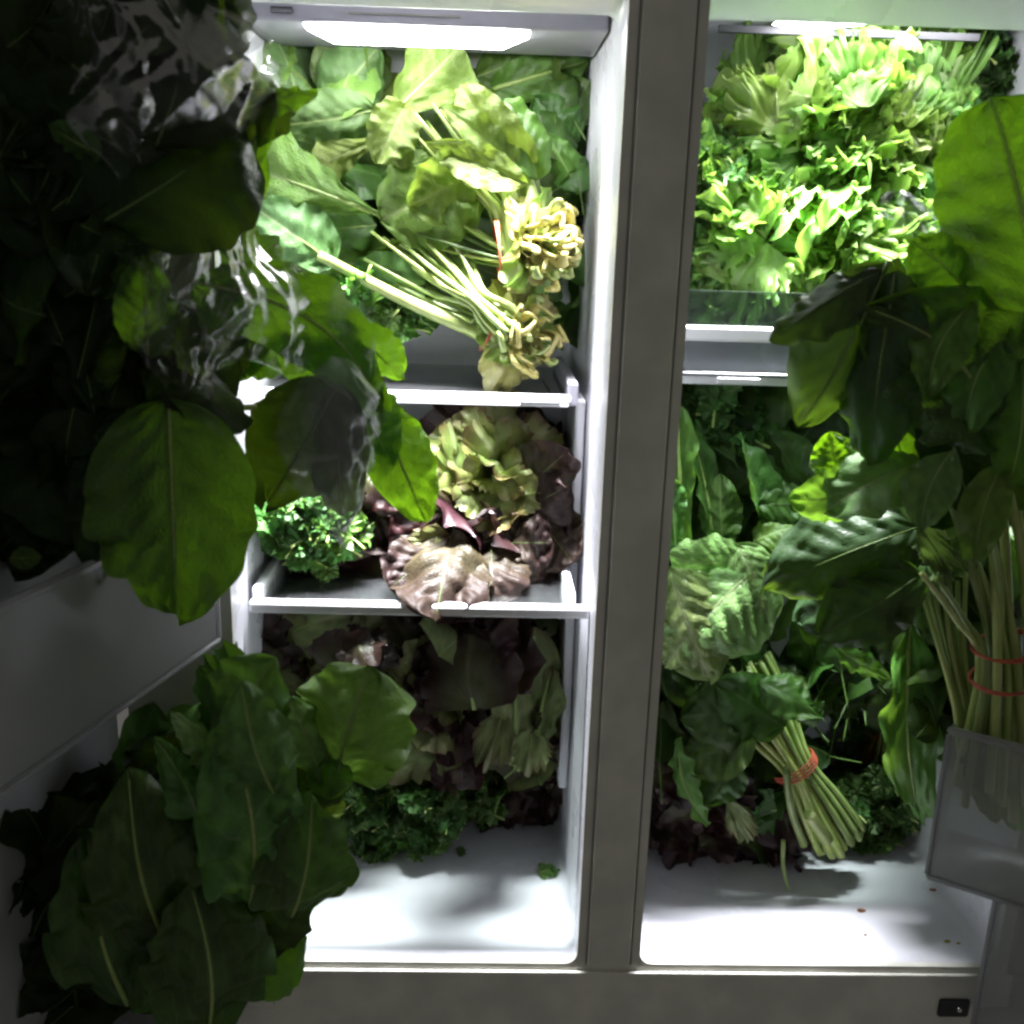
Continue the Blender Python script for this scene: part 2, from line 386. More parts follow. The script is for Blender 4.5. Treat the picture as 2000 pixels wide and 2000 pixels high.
def leaf_mesh(mat, seed=0, shape='ovate', w=.6, bend=.7, cup=.25, fold=0.0, rip=.03, rf=4, tooth=.02, blister=.008,
              twist=0.0, side=0.0, nu=34, nv=20, rib=.011, puck=.030, wave=.060, petiole=.0, pbend=0.0, name='leaf'):
    """blade of length 1 along +Y from the origin, upper side +Z; w = full width / length"""
    rng = random.Random(seed)
    t = np.linspace(0, 1, nu + 1)[:, None]; s = np.linspace(-1, 1, nv + 1)[None, :]
    pr = PROF[shape](t) * .5 * w
    pr = np.maximum(pr, .012)
    # centre line
    a = bend * (t[:, 0] - .35)
    dy, dz = np.cos(a) / nu, -np.sin(a) / nu
    cy = np.concatenate([[0], np.cumsum(dy)[:-1]]); cz = np.concatenate([[0], np.cumsum(dz)[:-1]])
    cx = side * np.sin(np.pi * t[:, 0]) * .5
    aw = np.abs(s) ** 2.2
    nl, nr_ = sm_noise(rng, 4, rf * 4, rf * 9), sm_noise(rng, 4, rf * 4, rf * 9)
    n1l, n1r = sm_noise(rng, 4, 14, 44), sm_noise(rng, 4, 14, 44)
    L = (s < 0)
    ripz = np.where(L, ev(nl, t), ev(nr_, t)) * aw * rip * 1.8
    ripz = ripz + ev(sm_noise(rng, 2, 2, 5), t) * np.abs(s) * rip * .8 * np.sign(s)
    edge = 1 + tooth * np.where(L, ev(n1l, t), ev(n1r, t)) * 2.2 * np.abs(s) + rip * .8 * np.where(L, ev(nr_, t), ev(nl, t)) * aw
    x = pr * s * edge
    lim = max(.5 * w, .05)
    z = -cup * x * x / lim + fold * np.abs(x) + ripz
    b1, b2 = sm_noise(rng, 4, 9, 30), sm_noise(rng, 4, 9, 30)
    z = z + blister * (ev(b1, t + .4 * s) * ev(b2, s * .6 - t * .7)) * 3 * (np.abs(s) > .08)
    # puckers between the side veins, and slack waves through the whole blade
    vp = (t - .28 * np.abs(s) + .02 * ev(sm_noise(rng, 2, 4, 9), s)) * 7 + .15 * np.sign(s)
    z = z + puck * w * (np.abs(np.sin(np.pi * vp)) ** .7 - .6) * np.clip(np.abs(s) * 4, 0, 1) * (1 - .4 * np.abs(s))
    for f in (5, 9, 16):
        a1 = rng.uniform(0, 6.28); a2 = a1 + 1.5
        z = z + np.clip(np.abs(s) * 2.2, .12, 1) * wave * w * (5 / f) * np.sin(f * (t * math.cos(a1) + s * .5 * w * math.sin(a1)) + rng.uniform(0, 6)) * np.sin(f * (t * math.cos(a2) + s * .5 * w * math.sin(a2)) + rng.uniform(0, 6))
    if twist:
        an = twist * (t - .5); x, z = x * np.cos(an) - z * np.sin(an), x * np.sin(an) + z * np.cos(an)
    na = a[:, None]
    X = cx[:, None] + x
    Y = cy[:, None] + z * np.sin(na)
    Z = cz[:, None] + z * np.cos(na)
    V = np.stack([X, Y, Z], -1).reshape(-1, 3)
    U = np.stack([np.broadcast_to(.5 + .5 * s, X.shape), np.broadcast_to(t, X.shape)], -1).reshape(-1, 2)
    idx = np.arange((nu + 1) * (nv + 1)).reshape(nu + 1, nv + 1)
    Fq = np.stack([idx[:-1, :-1], idx[:-1, 1:], idx[1:, 1:], idx[1:, :-1]], -1).reshape(-1, 4).tolist()
    mi = [0] * len(Fq)
    # chord onto +Y, length 1
    tip = Vector((cx[-1], cy[-1], cz[-1])); ln = math.hypot(tip.y, tip.z); an = -math.atan2(tip.z, tip.y)
    ca, sa = math.cos(an), math.sin(an)
    def norm(A):
        A = A.copy(); y, zz = A[:, 1].copy(), A[:, 2].copy()
        A[:, 1] = (y * ca - zz * sa) / ln; A[:, 2] = (y * sa + zz * ca) / ln; A[:, 0] /= ln
        return A
    Vl = norm(V)
    if rib > 0:
        cl = np.stack([cx, cy, cz], -1)
        pts = [Vector(q) for q in norm(cl)]
        Cc = []; Rr = []
        if petiole > 0:
            for i in range(7):
                q = -petiole * (1 - i / 7)
                Cc.append(Vector((0, q, -pbend * q * q / max(petiole, .01)))); Rr.append(rib * 1.15)
        for i in range(0, nu - 1, 2):
            Cc.append(pts[i] + Vector((0, 0, rib * .15))); Rr.append(rib * (1 - .85 * i / nu))
        tv, tf_ = tube_np(Cc, Rr, 6, .8)
        off = len(Vl)
        Vl = np.concatenate([Vl, np.array(tv)])
        U = np.concatenate([U, np.zeros((len(tv), 2))])
        Fq += [tuple(q + off for q in f) for f in tf_]; mi += [1] * len(tf_)
    return from_np(name, Vl, Fq, U, (M[mat], M[RIBOF.get(mat, 'rib')]), mi)


def curl_mesh(mat, seed=0, spread=70, asp=.75, rip=.08, k=7, pw=2.0, teeth=.1, tk=20, bend=.6, nth=90, nr=12,
              rib=.02, petiole=0., fringe=1.0, crum=.03, name='leaf'):
    """fan-shaped frilled leaf of length ~1 along +Y, the frill growing towards the margin"""
    rng = random.Random(seed)
    th = np.linspace(-rad(spread), rad(spread), nth + 1)[None, :]
    r = (np.linspace(0, 1, nr + 1) ** .8)[:, None]
    r = .04 + .96 * r
    N = th / rad(spread)
    Rb = (1 - .35 * np.abs(N) ** 2) * (1 + .08 * ev(sm_noise(rng, 3, 2, 5), th * 2))
    tz = .5 + .5 * np.sin(2 * np.pi * (N * tk * .5 + ev(sm_noise(rng, 2, 3, 9), N) * 1.3))
    Rb = Rb * (1 + teeth * (tz - .5) * 1.6 + teeth * .7 * ev(sm_noise(rng, 4, tk * 1.5, tk * 5), N))
    rr = r * (Rb * r ** 1.5 + (1 - r ** 1.5) * (1 - .35 * np.abs(N) ** 2))
    n1, n2, n3 = sm_noise(rng, 3, k * 1.6, k * 3.2), sm_noise(rng, 3, k * 4, k * 8), sm_noise(rng, 3, k * 8, k * 15)
    g = r ** pw; g2 = r ** (pw * 2.2)
    z = rip * (ev(n1, N) * 1.5 * g + ev(n3, N) * .5 * g2 * r * fringe)
    ph = np.pi * k * 1.5 * N + ev(sm_noise(rng, 3, 3, 8), N) * 2.2 + rng.uniform(0, 6)
    amp = rip * (.75 + .5 * ev(sm_noise(rng, 3, 3, 9), N)) * g2 * fringe
    tang = rip * ev(n1, N + .3) * .6 * g - amp * .55 * np.sin(2 * ph)
    z = z + amp * 1.0 * np.cos(ph)
    x = asp * rr * np.sin(th) + tang * np.cos(th)
    y = rr * np.cos(th) - tang * np.sin(th) * .6 + rip * .6 * ev(n3, N + .1) * g2
    wav = ev(sm_noise(rng, 3, 2, 6), r * 3) * .03
    for f in (5, 9, 15):
        a_ = rng.uniform(0, 6.28); b_ = a_ + 1.2 + rng.uniform(-.3, .3)
        wav = wav + crum * (6 / f) * np.sin(f * (x * math.cos(a_) + y * math.sin(a_)) + rng.uniform(0, 6)) * np.sin(f * 1.1 * (x * math.cos(b_) + y * math.sin(b_)) + rng.uniform(0, 6)) * np.sqrt(r)
    z = z + .10 * np.abs(N) ** 1.5 * r + wav
    an = bend * np.clip(y, 0, 1.2)
    Y = np.where(abs(bend) > 1e-3, np.sin(an) / bend, y) + z * np.sin(an)
    Z = np.where(abs(bend) > 1e-3, -(1 - np.cos(an)) / bend, 0) + z * np.cos(an)
    V = np.stack([x + 0 * Y, Y, Z], -1).reshape(-1, 3)
    U = np.stack([np.broadcast_to(.5 + .5 * N, Y.shape), np.broadcast_to(r, Y.shape)], -1).reshape(-1, 2)
    ty, tz2 = math.sin(bend) / bend, -(1 - math.cos(bend)) / bend
    ln = math.hypot(ty, tz2); a0 = -math.atan2(tz2, ty); ca, sa = math.cos(a0), math.sin(a0)
    yy, zz = V[:, 1].copy(), V[:, 2].copy()
    V[:, 1] = (yy * ca - zz * sa) / ln; V[:, 2] = (yy * sa + zz * ca) / ln; V[:, 0] /= ln
    idx = np.arange((nr + 1) * (nth + 1)).reshape(nr + 1, nth + 1)
    Fq = np.stack([idx[:-1, :-1], idx[:-1, 1:], idx[1:, 1:], idx[1:, :-1]], -1).reshape(-1, 4).tolist()
    mi = [0] * len(Fq)
    if rib > 0:
        Cc = []; Rr = []
        if petiole:
            for i in range(5): Cc.append(Vector((0, -petiole * (1 - i / 5), 0))); Rr.append(rib * 1.2)
        for i in range(9):
            q = .8 * i / 8; an = bend * q
            yq, zq = math.sin(an) / bend, -(1 - math.cos(an)) / bend
            Cc.append(Vector((0, (yq * ca - zq * sa) / ln, (yq * sa + zq * ca) / ln))); Rr.append(rib * (1.1 - i / 8))
        tv, tf_ = tube_np(Cc, Rr, 6, .8); off = len(V)
        V = np.concatenate([V, np.array(tv)]); U = np.concatenate([U, np.zeros((len(tv), 2))])
        Fq += [tuple(q + off for q in f) for f in tf_]; mi += [1] * len(tf_)
    return from_np(name, V, Fq, U, (M[mat], M[RIBOF.get(mat, 'rib')]), mi)


def lobed_mesh(mat, seed=0, lobes=9, size=.36, ang=62, rip=.16, k=5, teeth=.12, tk=5, bend=.8, nth=34, nr=7, rib=.02, name='leaf'):
    """finely cut leaf: a midrib with frilled lobes on both sides, each lobe a small curled fan"""
    rng = random.Random(seed); VV = []; UU = []; FF = []; off = 0
    for i in range(lobes):
        f = i / (lobes - 1); t = .22 + .70 * f
        side = 0 if i == lobes - 1 else (-1 if i % 2 else 1)
        sz = size * (.55 + .75 * math.sin(math.pi * (.15 + .75 * f))) * rng.uniform(.8, 1.2)
        me = curl_mesh(mat, rng.randint(0, 99999), spread=95, asp=.8, rip=rip, k=k, pw=1.7, teeth=teeth, tk=tk, bend=rng.uniform(-.6, 1.1),
                       nth=nth, nr=nr, rib=0, fringe=1.5, crum=.04)
        n = len(me.vertices); V = np.empty(n * 3); me.vertices.foreach_get('co', V); V = V.reshape(-1, 3)
        li = np.empty(len(me.loops), dtype=np.int32); me.loops.foreach_get('vertex_index', li)
        uvl = np.empty(len(me.loops) * 2); me.uv_layers[0].data.foreach_get('uv', uvl); U = np.zeros((n, 2)); U[li] = uvl.reshape(-1, 2)
        U[:, 1] = .25 + .75 * U[:, 1]
        FF += [tuple(v + off for v in p.vertices) for p in me.polygons]
        bpy.data.meshes.remove(me)
        R = Matrix.Rotation(-side * rad(ang + rng.uniform(-18, 12)), 3, 'Z') @ Matrix.Rotation(rad(rng.uniform(-35, 50)), 3, 'X') @ Matrix.Rotation(rad(rng.uniform(-40, 40)), 3, 'Y')
        V = (V * sz) @ np.array(R).T + np.array([0, t, 0])
        VV.append(V); UU.append(U); off += n
    V = np.concatenate(VV); U = np.concatenate(UU)
    an = bend * V[:, 1]; z = V[:, 2]
    Y = np.sin(an) / bend + z * np.sin(an); Zz = -(1 - np.cos(an)) / bend + z * np.cos(an)
    V[:, 1], V[:, 2] = Y, Zz
    mi = [0] * len(FF)
    Cc = [Vector((0, math.sin(bend * q) / bend, -(1 - math.cos(bend * q)) / bend)) for q in [j / 8 * .95 for j in range(9)]]
    tv, tf_ = tube_np(Cc, [rib * (1.3 - j / 8) for j in range(9)], 6, .8)
    V = np.concatenate([V, np.array(tv)]); U = np.concatenate([U, np.zeros((len(tv), 2))])
    FF += [tuple(q + off for q in f) for f in tf_]; mi += [1] * len(tf_)
    return from_np(name, V, FF, U, (M[mat], M[RIBOF.get(mat, 'rib')]), mi)


def place(o, B, d, nrm, ln, parent):
    """put a unit leaf: base B, direction d, upper side towards nrm"""
    d = d.normalized(); z = nrm - d * nrm.dot(d)
    if z.length < 1e-4: z = d.orthogonal()
    z.normalize(); x = d.cross(z)
    m = Matrix(((x.x, d.x, z.x, B.x), (x.y, d.y, z.y, B.y), (x.z, d.z, z.z, B.z), (0, 0, 0, 1))) @ Matrix.Scale(ln, 4)
    if parent is not None:
        o.parent = parent; m = Matrix.Translation(-Vector(parent.location)) @ m
    o.matrix_local = m if parent is not None else m
    return o


SEED = [100]


def H(parent, base, tip, wpx, mat, kind='leaf', roll=0, up=0.0, name='leaf', **kw):
    if kind == 'leaf':
        kw.setdefault('wave', .09); kw.setdefault('puck', .045); kw.setdefault('blister', .014); kw['tooth'] = max(.03, kw.get('tooth', 0)); kw['rip'] = max(.045, kw.get('rip', 0))
    if kind == 'curl': kw.setdefault('pw', 3.0); kw.setdefault('crum', .06)
    """one leaf of its own: base and tip as (px, py, depth)"""
    SEED[0] += 1
    B, T = at(*base), at(*tip); d = T - B; ln = d.length
    mid = (B + T) / 2; n = (CAM - mid).normalized() + Vector((0, 0, up))
    n = Matrix.Rotation(rad(roll), 3, d.normalized()) @ n
    w = wpx * mpp(mid) / ln
    seed = kw.pop('seed', SEED[0])
    if kind == 'leaf': me = leaf_mesh(mat, seed=seed, w=w, name=name, **kw)
    else:
        kw.setdefault('asp', w / 2 / math.sin(rad(min(kw.get('spread', 70), 90)))); me = curl_mesh(mat, seed=seed, name=name, **kw)
    o = bpy.data.objects.new(name, me); COL.objects.link(o)
    return place(o, B, d, n, ln, parent)


POOL = {}


def pool(kind, mat, n=5):
    key = (kind, mat)
    if key not in POOL:
        L = []
        for i in range(n):
            sd = hash((kind, i)) % 1 + i * 17 + len(kind) * 31
            if kind == 'frisee':
                L.append(curl_mesh(mat, sd, spread=105, asp=.66, rip=.085, k=13 + i % 3, teeth=.15, tk=10 + i, bend=.3 + .3 * i, nth=250, nr=22, rib=.018, pw=2.9, fringe=1.2, crum=.10))
            elif kind == 'kale':
                L.append(lobed_mesh(mat, sd, 10, .34, rip=.16, k=4, teeth=.10, tk=5, bend=.5 + .15 * i, nth=40, nr=7))
            elif kind == 'lettuce':
                L.append(curl_mesh(mat, sd, spread=84, asp=.75, rip=.075, k=4, teeth=.03, tk=9, bend=.5 + .2 * i, nth=110, nr=18, rib=.022, pw=2.4, fringe=1.1, crum=.05))
            elif kind == 'broad':
                L.append(leaf_mesh(mat, sd, shape=['ovate', 'round', 'spat'][i % 3], w=.62 + .05 * i, bend=.5 + .2 * i, cup=.3, rip=.03, tooth=.03, nu=26, nv=16, rib=.008, twist=(-.5, .4, -.2, .7, .1)[i], side=(.1, -.12, .05, -.06, .15)[i]))
            elif kind == 'spin':
                L.append(leaf_mesh(mat, sd, shape=['arrow', 'ovate'][i % 2], w=.6, bend=.6 + .25 * i, cup=.4, rip=.035, tooth=.01, nu=20, nv=10, petiole=.5))
            elif kind == 'rom':
                L.append(leaf_mesh(mat, sd, shape='romaine', w=.4 + .03 * i, bend=.4 + .2 * i, cup=-.5, rip=.04, tooth=.02, blister=.014, nu=24, nv=12, rib=.025))
        POOL[key] = L
    return POOL[key]


def put(parent, kind, mat, B, d, n, ln, rnd, name='leaf'):
    o = bpy.data.objects.new(name, rnd.choice(pool(kind, mat))); COL.objects.link(o)
    return place(o, B, d, n, ln, parent)


def fill(parent, kind, mats, c, rx, ry, Y0, Y1, n, l0, l1, seed, dirpx=None, jit=.8, njit=.6, up=.3):
    """leaves of a bunch spread through a volume: c = centre pixel, rx/ry = half size in photo pixels at its depth"""
    rnd = random.Random(seed)
    for _ in range(n):
        while True:
            a, b = rnd.uniform(-1, 1), rnd.uniform(-1, 1)
            if a * a + b * b < 1: break
        Y = rnd.uniform(Y0, Y1)
        P = at(c[0] + a * rx, c[1] + b * ry, Y)
        d0 = (RGT * dirpx[0] - UPV * dirpx[1]).normalized() if dirpx else Vector((0, 0, 0))
        d = d0 + Vector((rnd.gauss(0, 1), rnd.gauss(0, 1), rnd.gauss(0, 1))).normalized() * jit
        nn = (CAM - P).normalized() + Vector((rnd.gauss(0, njit), rnd.gauss(0, njit), rnd.gauss(0, njit) + up))
        ln = rnd.uniform(l0, l1)
        put(parent, kind, rnd.choice(mats), P - d.normalized() * ln * .5, d, nn, ln, rnd)


def rosette(parent, kind, mats, c, axis, n, l0, l1, a0, a1, seed, off=.02, inner=None):
    """head of leaves growing from a heart, spreading round an axis; inner = mats used for the first third"""
    rnd = random.Random(seed)
    ax = axis.normalized(); e1 = ax.orthogonal().normalized(); e2 = ax.cross(e1)
    for i in range(n):
        f = (i + .5) / n
        ph = i * 2.399963 + rnd.uniform(-.3, .3)
        an = rad(a0 + (a1 - a0) * f ** .75 + rnd.uniform(-8, 8))
        rd = e1 * math.cos(ph) + e2 * math.sin(ph)
        d = ax * math.cos(an) + rd * math.sin(an)
        nn = ax * math.sin(an) - rd * math.cos(an) + ax * .15
        ln = (l0 + (l1 - l0) * f) * rnd.uniform(.85, 1.12)
        B = c - ax * off * f * 2 + rd * off * f
        mt = rnd.choice(inner) if inner and f < .36 else rnd.choice(mats)
        put(parent, kind, mt, B, d, nn, ln, rnd)


# ------------------------------------------------------------------ the refrigerator
fr = thing('refrigerator', 'open white side by side refrigerator with grey centre post, both lit compartments full', 'refrigerator')
XL0, XL1, XR0, XR1 = -.455, -.04, .04, .50
ZO = 1.137; DEP = .45


def rounded(x0, x1, z0, z1, r, n=6):
    P = []
    for cx, cz, a in ((x1 - r, z1 - r, 0), (x0 + r, z1 - r, 90), (x0 + r, z0 + r, 180), (x1 - r, z0 + r, 270)):
        for i in range(n + 1):
            q = rad(a + 90 * i / n); P.append((cx + r * math.cos(q), cz + r * math.sin(q)))
    return P


def frame_plate():
    bm = bmesh.new(); edges = []; loops = []
    for k, P in enumerate((rounded(-.58, .64, -.16, 1.24, .01), rounded(XL0, XL1, 0, ZO, .016), rounded(XR0, XR1, 0, ZO, .016))):
        vs = [bm.verts.new((x, 0, z)) for x, z in P]
        es = [bm.edges.new((vs[i], vs[(i + 1) % len(vs)])) for i in range(len(vs))]
        edges += es; loops.append((vs, es))
    bmesh.ops.triangle_fill(bm, use_beauty=True, use_dissolve=False, edges=edges, normal=(0, -1, 0))
    for vs, es in loops[1:]:
        r = bmesh.ops.extrude_edge_only(bm, edges=es)
        nv = [v for v in r['geom'] if isinstance(v, bmesh.types.BMVert)]
        bmesh.ops.translate(bm, vec=(0, .008, 0), verts=nv)
    bmesh.ops.recalc_face_normals(bm, faces=bm.faces[:])
    return bm


bm_obj('front_frame', frame_plate(), M['steel'], fr)
box('centre_post', -.0268, .0268, -.004, .001, .0, 1.20, M['steel'], fr, .0012)
box('post_seam', -.0292, -.0282, -.002, .001, .0, 1.2, M['gasket'], fr, 0)
box('post_seam', .0282, .0292, -.002, .001, .0, 1.2, M['gasket'], fr, 0)
box('bottom_rail', -.56, .62, -.0045, .001, -.15, -.0095, M['steel'], fr, .0015)


def liner(name, x0, x1):
    """inside of one compartment: a seamless moulded shell, edges rounded"""
    bm = bmesh.new(); r = .016
    rings = []
    P0 = rounded(x0, x1, 0, ZO, r); Pb = rounded(x0 + .004, x1 - .004, 0, 1.17, .03)
    def ring(P, y): return [bm.verts.new((x, y, z)) for x, z in P]
    # soffit lip at the front of the ceiling, then the ceiling steps up behind it
    def mod(zt): return rounded(x0 + .001, x1 - .001, .0008, zt, r)
    rings = [ring(P0, .008), ring(mod(1.135), .014), ring(mod(1.118), .05), ring(mod(1.114), .06), ring(mod(1.114), .064),
             ring(mod(1.165), .068), ring(mod(1.168), .2), ring(rounded(x0 + .003, x1 - .003, .001, 1.168, .02), DEP - .02),
             ring(rounded(x0 + .012, x1 - .012, .01, 1.158, .02), DEP - .004), ring(rounded(x0 + .03, x1 - .03, .03, 1.14, .02), DEP)]
    n = len(rings[0])
    for a, b in zip(rings, rings[1:]):
        for i in range(n):
            bm.faces.new((a[i], a[(i + 1) % n], b[(i + 1) % n], b[i]))
    bm.faces.new(rings[-1])
    bmesh.ops.recalc_face_normals(bm, faces=bm.faces[:]); bmesh.ops.reverse_faces(bm, faces=bm.faces[:])
    o = bm_obj(name, bm, M['liner'], fr, smooth=True)
    o.data.set_sharp_from_angle(angle=rad(50))
    return o


liner('compartment_liner', XL0, XL1)['label'] = 'white lining of the left compartment'
liner('compartment_liner', XR0, XR1)['label'] = 'white lining of the right compartment'
# closed back and sides of the cabinet so that no room light comes in from behind
cab = bmesh.new()
for x0, x1, y0, y1, z0, z1 in ((-.58, -.572, .002, .52, -.16, 1.24), (.632, .64, .002, .52, -.16, 1.24),
                               (-.572, .632, .512, .52, -.16, 1.24), (-.572, .632, .002, .512, 1.232, 1.24)):
    q = bmesh.ops.create_cube(cab, size=1)['verts']
    bmesh.ops.scale(cab, vec=(x1 - x0, y1 - y0, z1 - z0), verts=q)
    bmesh.ops.translate(cab, vec=((x0 + x1) / 2, (y0 + y1) / 2, (z0 + z1) / 2), verts=q)
bm_obj('cabinet_shell', cab, M['door'], fr)

# lamp lenses
em = NT('lamp_lens')
e_ = em.n('ShaderNodeEmission', i_Strength=LAMP); e_.inputs[0].default_value = (.97, .97, 1.0, 1)
em.l(e_.outputs[0], em.out.inputs[0]); M['lens'] = em.m
M['lens_bright'] = em.m.copy(); M['lens_bright'].node_tree.nodes['Emission'].inputs[1].default_value = LAMP * .95


def lens(x0, x1, yf, zt, dy=.036, dz=.012, tilt=0.):
    """hanging lens: long shallow tray with bevelled ends"""
    h = .03
    top = [(x0, yf, zt), (x1, yf, zt - tilt), (x1, yf + dy, zt - tilt), (x0, yf + dy, zt)]
    bot = [(x0 + h, yf + .004, zt - dz), (x1 - h, yf + .004, zt - dz - tilt), (x1 - h, yf + dy - .004, zt - dz - tilt), (x0 + h, yf + dy - .004, zt - dz)]
    V = top + bot
    F = [(4, 7, 6, 5), (0, 4, 5, 1), (1, 5, 6, 2), (2, 6, 7, 3), (3, 7, 4, 0), (0, 1, 2, 3)]
    return link('lamp_lens', from_np('lamp_lens', V, F, smooth=False), fr, M['lens'])


a, b = at(592, 47, .15), at(1035, 62, .15)
box('lamp_housing', XL0 + .004, XL1 - .004, .14, .30, a.z + .001, 1.160, M['housing'], fr, .003)
lens(a.x, b.x, .150, a.z, dz=.0135)
for px in (550,):
    q = at(px, 18, .138); box('screw_cover', q.x - .012, q.x + .012, .136, .139, q.z - .004, q.z + .003, M['dark'], fr, .001)
q0, q1 = at(680, 25, .138), at(900, 30, .138)
box('housing_slot', q0.x, q1.x, .1375, .139, q0.z - .0012, q0.z + .0012, M['gasket'], fr, 0)
a, b = at(1526, 35, .15), at(1960, 35, .15)
lens(a.x, b.x, .150, a.z, dz=.007, tilt=-.024).data.materials[0] = M['lens_bright']
box('lamp_housing', XR0 + .03, XR1 - .004, .14, .28, a.z + .026, 1.160, M['housing'], fr, .003)
q = at(1404, 56, .2); q2 = at(1530, 62, .2)
box('dark_strip', q.x, .40, .196, .204, q2.z - .003, q.z + .004, M['dark'], fr, 0)  # thin dark strip just below the right ceiling

# hinge plates at the foot of the frame
for px, py, w in ((508, 1950, .036), (1862, 1968, .04)):
    P = at(px, py, -.006)
    h = box('hinge_plate', P.x - w / 2, P.x + w / 2, -.0085, -.0046, P.z - .013, P.z + .013, M['steel'] if px < 1000 else M['dark'], fr, .003)
    bm = bmesh.new(); bmesh.ops.create_cone(bm, cap_ends=True, segments=14, radius1=.004, radius2=.003, depth=.003)
    bmesh.ops.rotate(bm, matrix=Matrix.Rotation(rad(90), 3, 'X'), verts=bm.verts)
    sc = bm_obj('screw', bm, M['screw'], h); sc.location = (P.x + .006, -.0098, P.z)

# ------------------------------------------------------------------ doors (parts of the refrigerator) and their bins


def quadbox(name, P, u, v, n, lu, lv, ln, mat, parent, bev=.002):
    """box with a corner at P and edges along unit vectors u, v, n"""
    bm = bmesh.new()
    vs = []
    for k in (0, 1):
        for i, j in ((0, 0), (1, 0), (1, 1), (0, 1)):
            vs.append(bm.verts.new(P + u * (lu * i) + v * (lv * j) + n * (ln * k)))
    for f in ((0, 1, 2, 3), (4, 7, 6, 5), (0, 4, 5, 1), (1, 5, 6, 2), (2, 6, 7, 3), (3, 7, 4, 0)):
        bm.faces.new([vs[i] for i in f])
    bmesh.ops.recalc_face_normals(bm, faces=bm.faces[:])
    if bev: bmesh.ops.bevel(bm, geom=bm.edges[:], offset=bev, segments=2, affect='EDGES')
    return bm_obj(name, bm, mat, parent)


Z = Vector((0, 0, 1))
UL = Vector((-.267, -.964, 0)).normalized(); NL = Vector((-.964, .267, 0)).normalized()   # left door: outwards, and away from the room centre
EL = Vector((-.461, -.03, 0))
ld = quadbox('door', EL + NL * .135 + Z * -.13, UL, Z, NL, .46, 1.34, .05, M['door'], fr, .008); ld['label'] = 'left door standing open, in deep shade'
UR = Vector((.84, -.54, 0)).normalized(); NR = Vector((.54, .84, 0)).normalized()
KR = Vector((.360, -.06, 0))
rd_ = quadbox('door', KR + UR * .15 + NR * .14 + Z * -.13, UR, Z, NR, .50, 1.34, .05, M['door'], fr, .008); rd_['label'] = 'right door standing wide open'


def bin_(P, u, n, lu, ln, h, label, flare=.0):
    """clear door bin: front wall, two ends, floor, rear wall, thick rim"""
    t = thing('door_bin', label, 'door bin', tuple(P), 'clear bins on the doors')
    th = .003
    quadbox('front_wall', P, u, Z, n, lu, h, th, M['bin'], t, .001)
    quadbox('end_wall', P + n * th, u, Z, n, th, h, ln - th * 2, M['bin'], t, .0008)
    quadbox('end_wall', P + u * (lu - th) + n * th, u, Z, n, th, h, ln - th * 2, M['bin'], t, .0008)
    quadbox('bin_floor', P + u * th + n * th, u, Z, n, lu - 2 * th, th, ln - 2 * th, M['bin'], t, .0008)
    quadbox('rear_wall', P + n * (ln - th), u, Z, n, lu, h * 1.05, th, M['bin'], t, .001)
    quadbox('rim', P + n * -.003 + Z * h - u * .002, u, Z, n, lu + .004, .008, .009, M['binrim'], t, .002)
    quadbox('foot_rim', P + n * -.002 - Z * .004, u, Z, n, lu, .0065, .006, M['binrim'], t, .002)
    for k in (0, 1):
        quadbox('corner_post', P + n * -.0015 + u * (lu * k - .0025 + (-.0 if k == 0 else -.001)), u, Z, n, .006, h, .006, M['binrim'], t, .002)
    return t


M['binrim'] = clear_mat('bin_rim_plastic', (.8, .82, .84), .45, .12, milkcol=(.66, .66, .68))
bin_(EL + Z * .449, UL, NL, .40, .13, .145, 'clear door bin at mid height of the left door, grey at its near end')
bin_(Vector((-.455, -.06, -.085)), UL, NL, .40, .13, .12, 'lowest clear bin of the left door under the big dark lettuce bunch')
bin_(KR + Z * .176, UR, NR, .30, .12, .185, 'clear bin on the right door holding the banded bunch of chard stems')
bin_(Vector((.432, -.085, -.06)), UR, NR, .25, .12, .225, 'lowest clear bin of the right door, below the chard bin')

# ------------------------------------------------------------------ shelves
t = thing('glass_shelf', 'upper glass shelf of the left compartment with white front trim', 'shelf', (-.25, .145, .70), 'fridge shelves')
box('glass_pane', XL0 + .012, -.072, .157, .43, .697, .702, M['shelf_dark'], t, .0005)
box('front_trim', XL0 + .012, -.066, .145, .156, .693, .703, M['trim'], t, .003)
box('trim_lip', XL0 + .012, -.07, .141, .1445, .6890, .6925, M['trim'], t, .0008)
box('side_rail', -.071, -.058, .147, .43, .689, .719, M['housing'], t, .003)
box('trim_clip', -.13, -.08, .1395, .1445, .6935, .6995, M['trim'], t, .001)
t = thing('glass_shelf', 'lower glass shelf of the left compartment with a white bar along its front', 'shelf', (-.25, .05, .46), 'fridge shelves')
box('glass_pane', XL0 + .012, -.055, .062, .43, .452, .457, M['shelf_dark'], t, .0005)
box('front_bar', XL0 + .008, XL1 - .0015, .045, .061, .449, .464, M['trim'], t, .004, 3)
for x in (XL0 + .008, -.068):
    box('side_rail', x, x + .011, .063, .43, .446, .475, M['trim'], t, .004)
t = thing('shelf_tray', 'shallow grey tray with white rim on the right, under the curly endive', 'tray', (.25, .1, .73), None)
z1, z0 = at(1400, 654, .10).z, at(1400, 741, .10).z
box('front_panel', XR0 + .004, XR1 - .004, .106, .112, z0, z1, M['tray'], t, .001)
box('rim', XR0 + .004, XR1 - .004, .100, .116, z1 - .008, z1 + .0095, M['trim'], t, .003)
box('foot_trim', XR0 + .004, XR1 - .004, .098, .1055, z0 - .006, z0 + .0035, M['trim'], t, .002)
box('foot_lip', XR0 + .004, XR1 - .004, .096, .1055, z0 + .0055, z0 + .0085, M['trim'], t, .001)
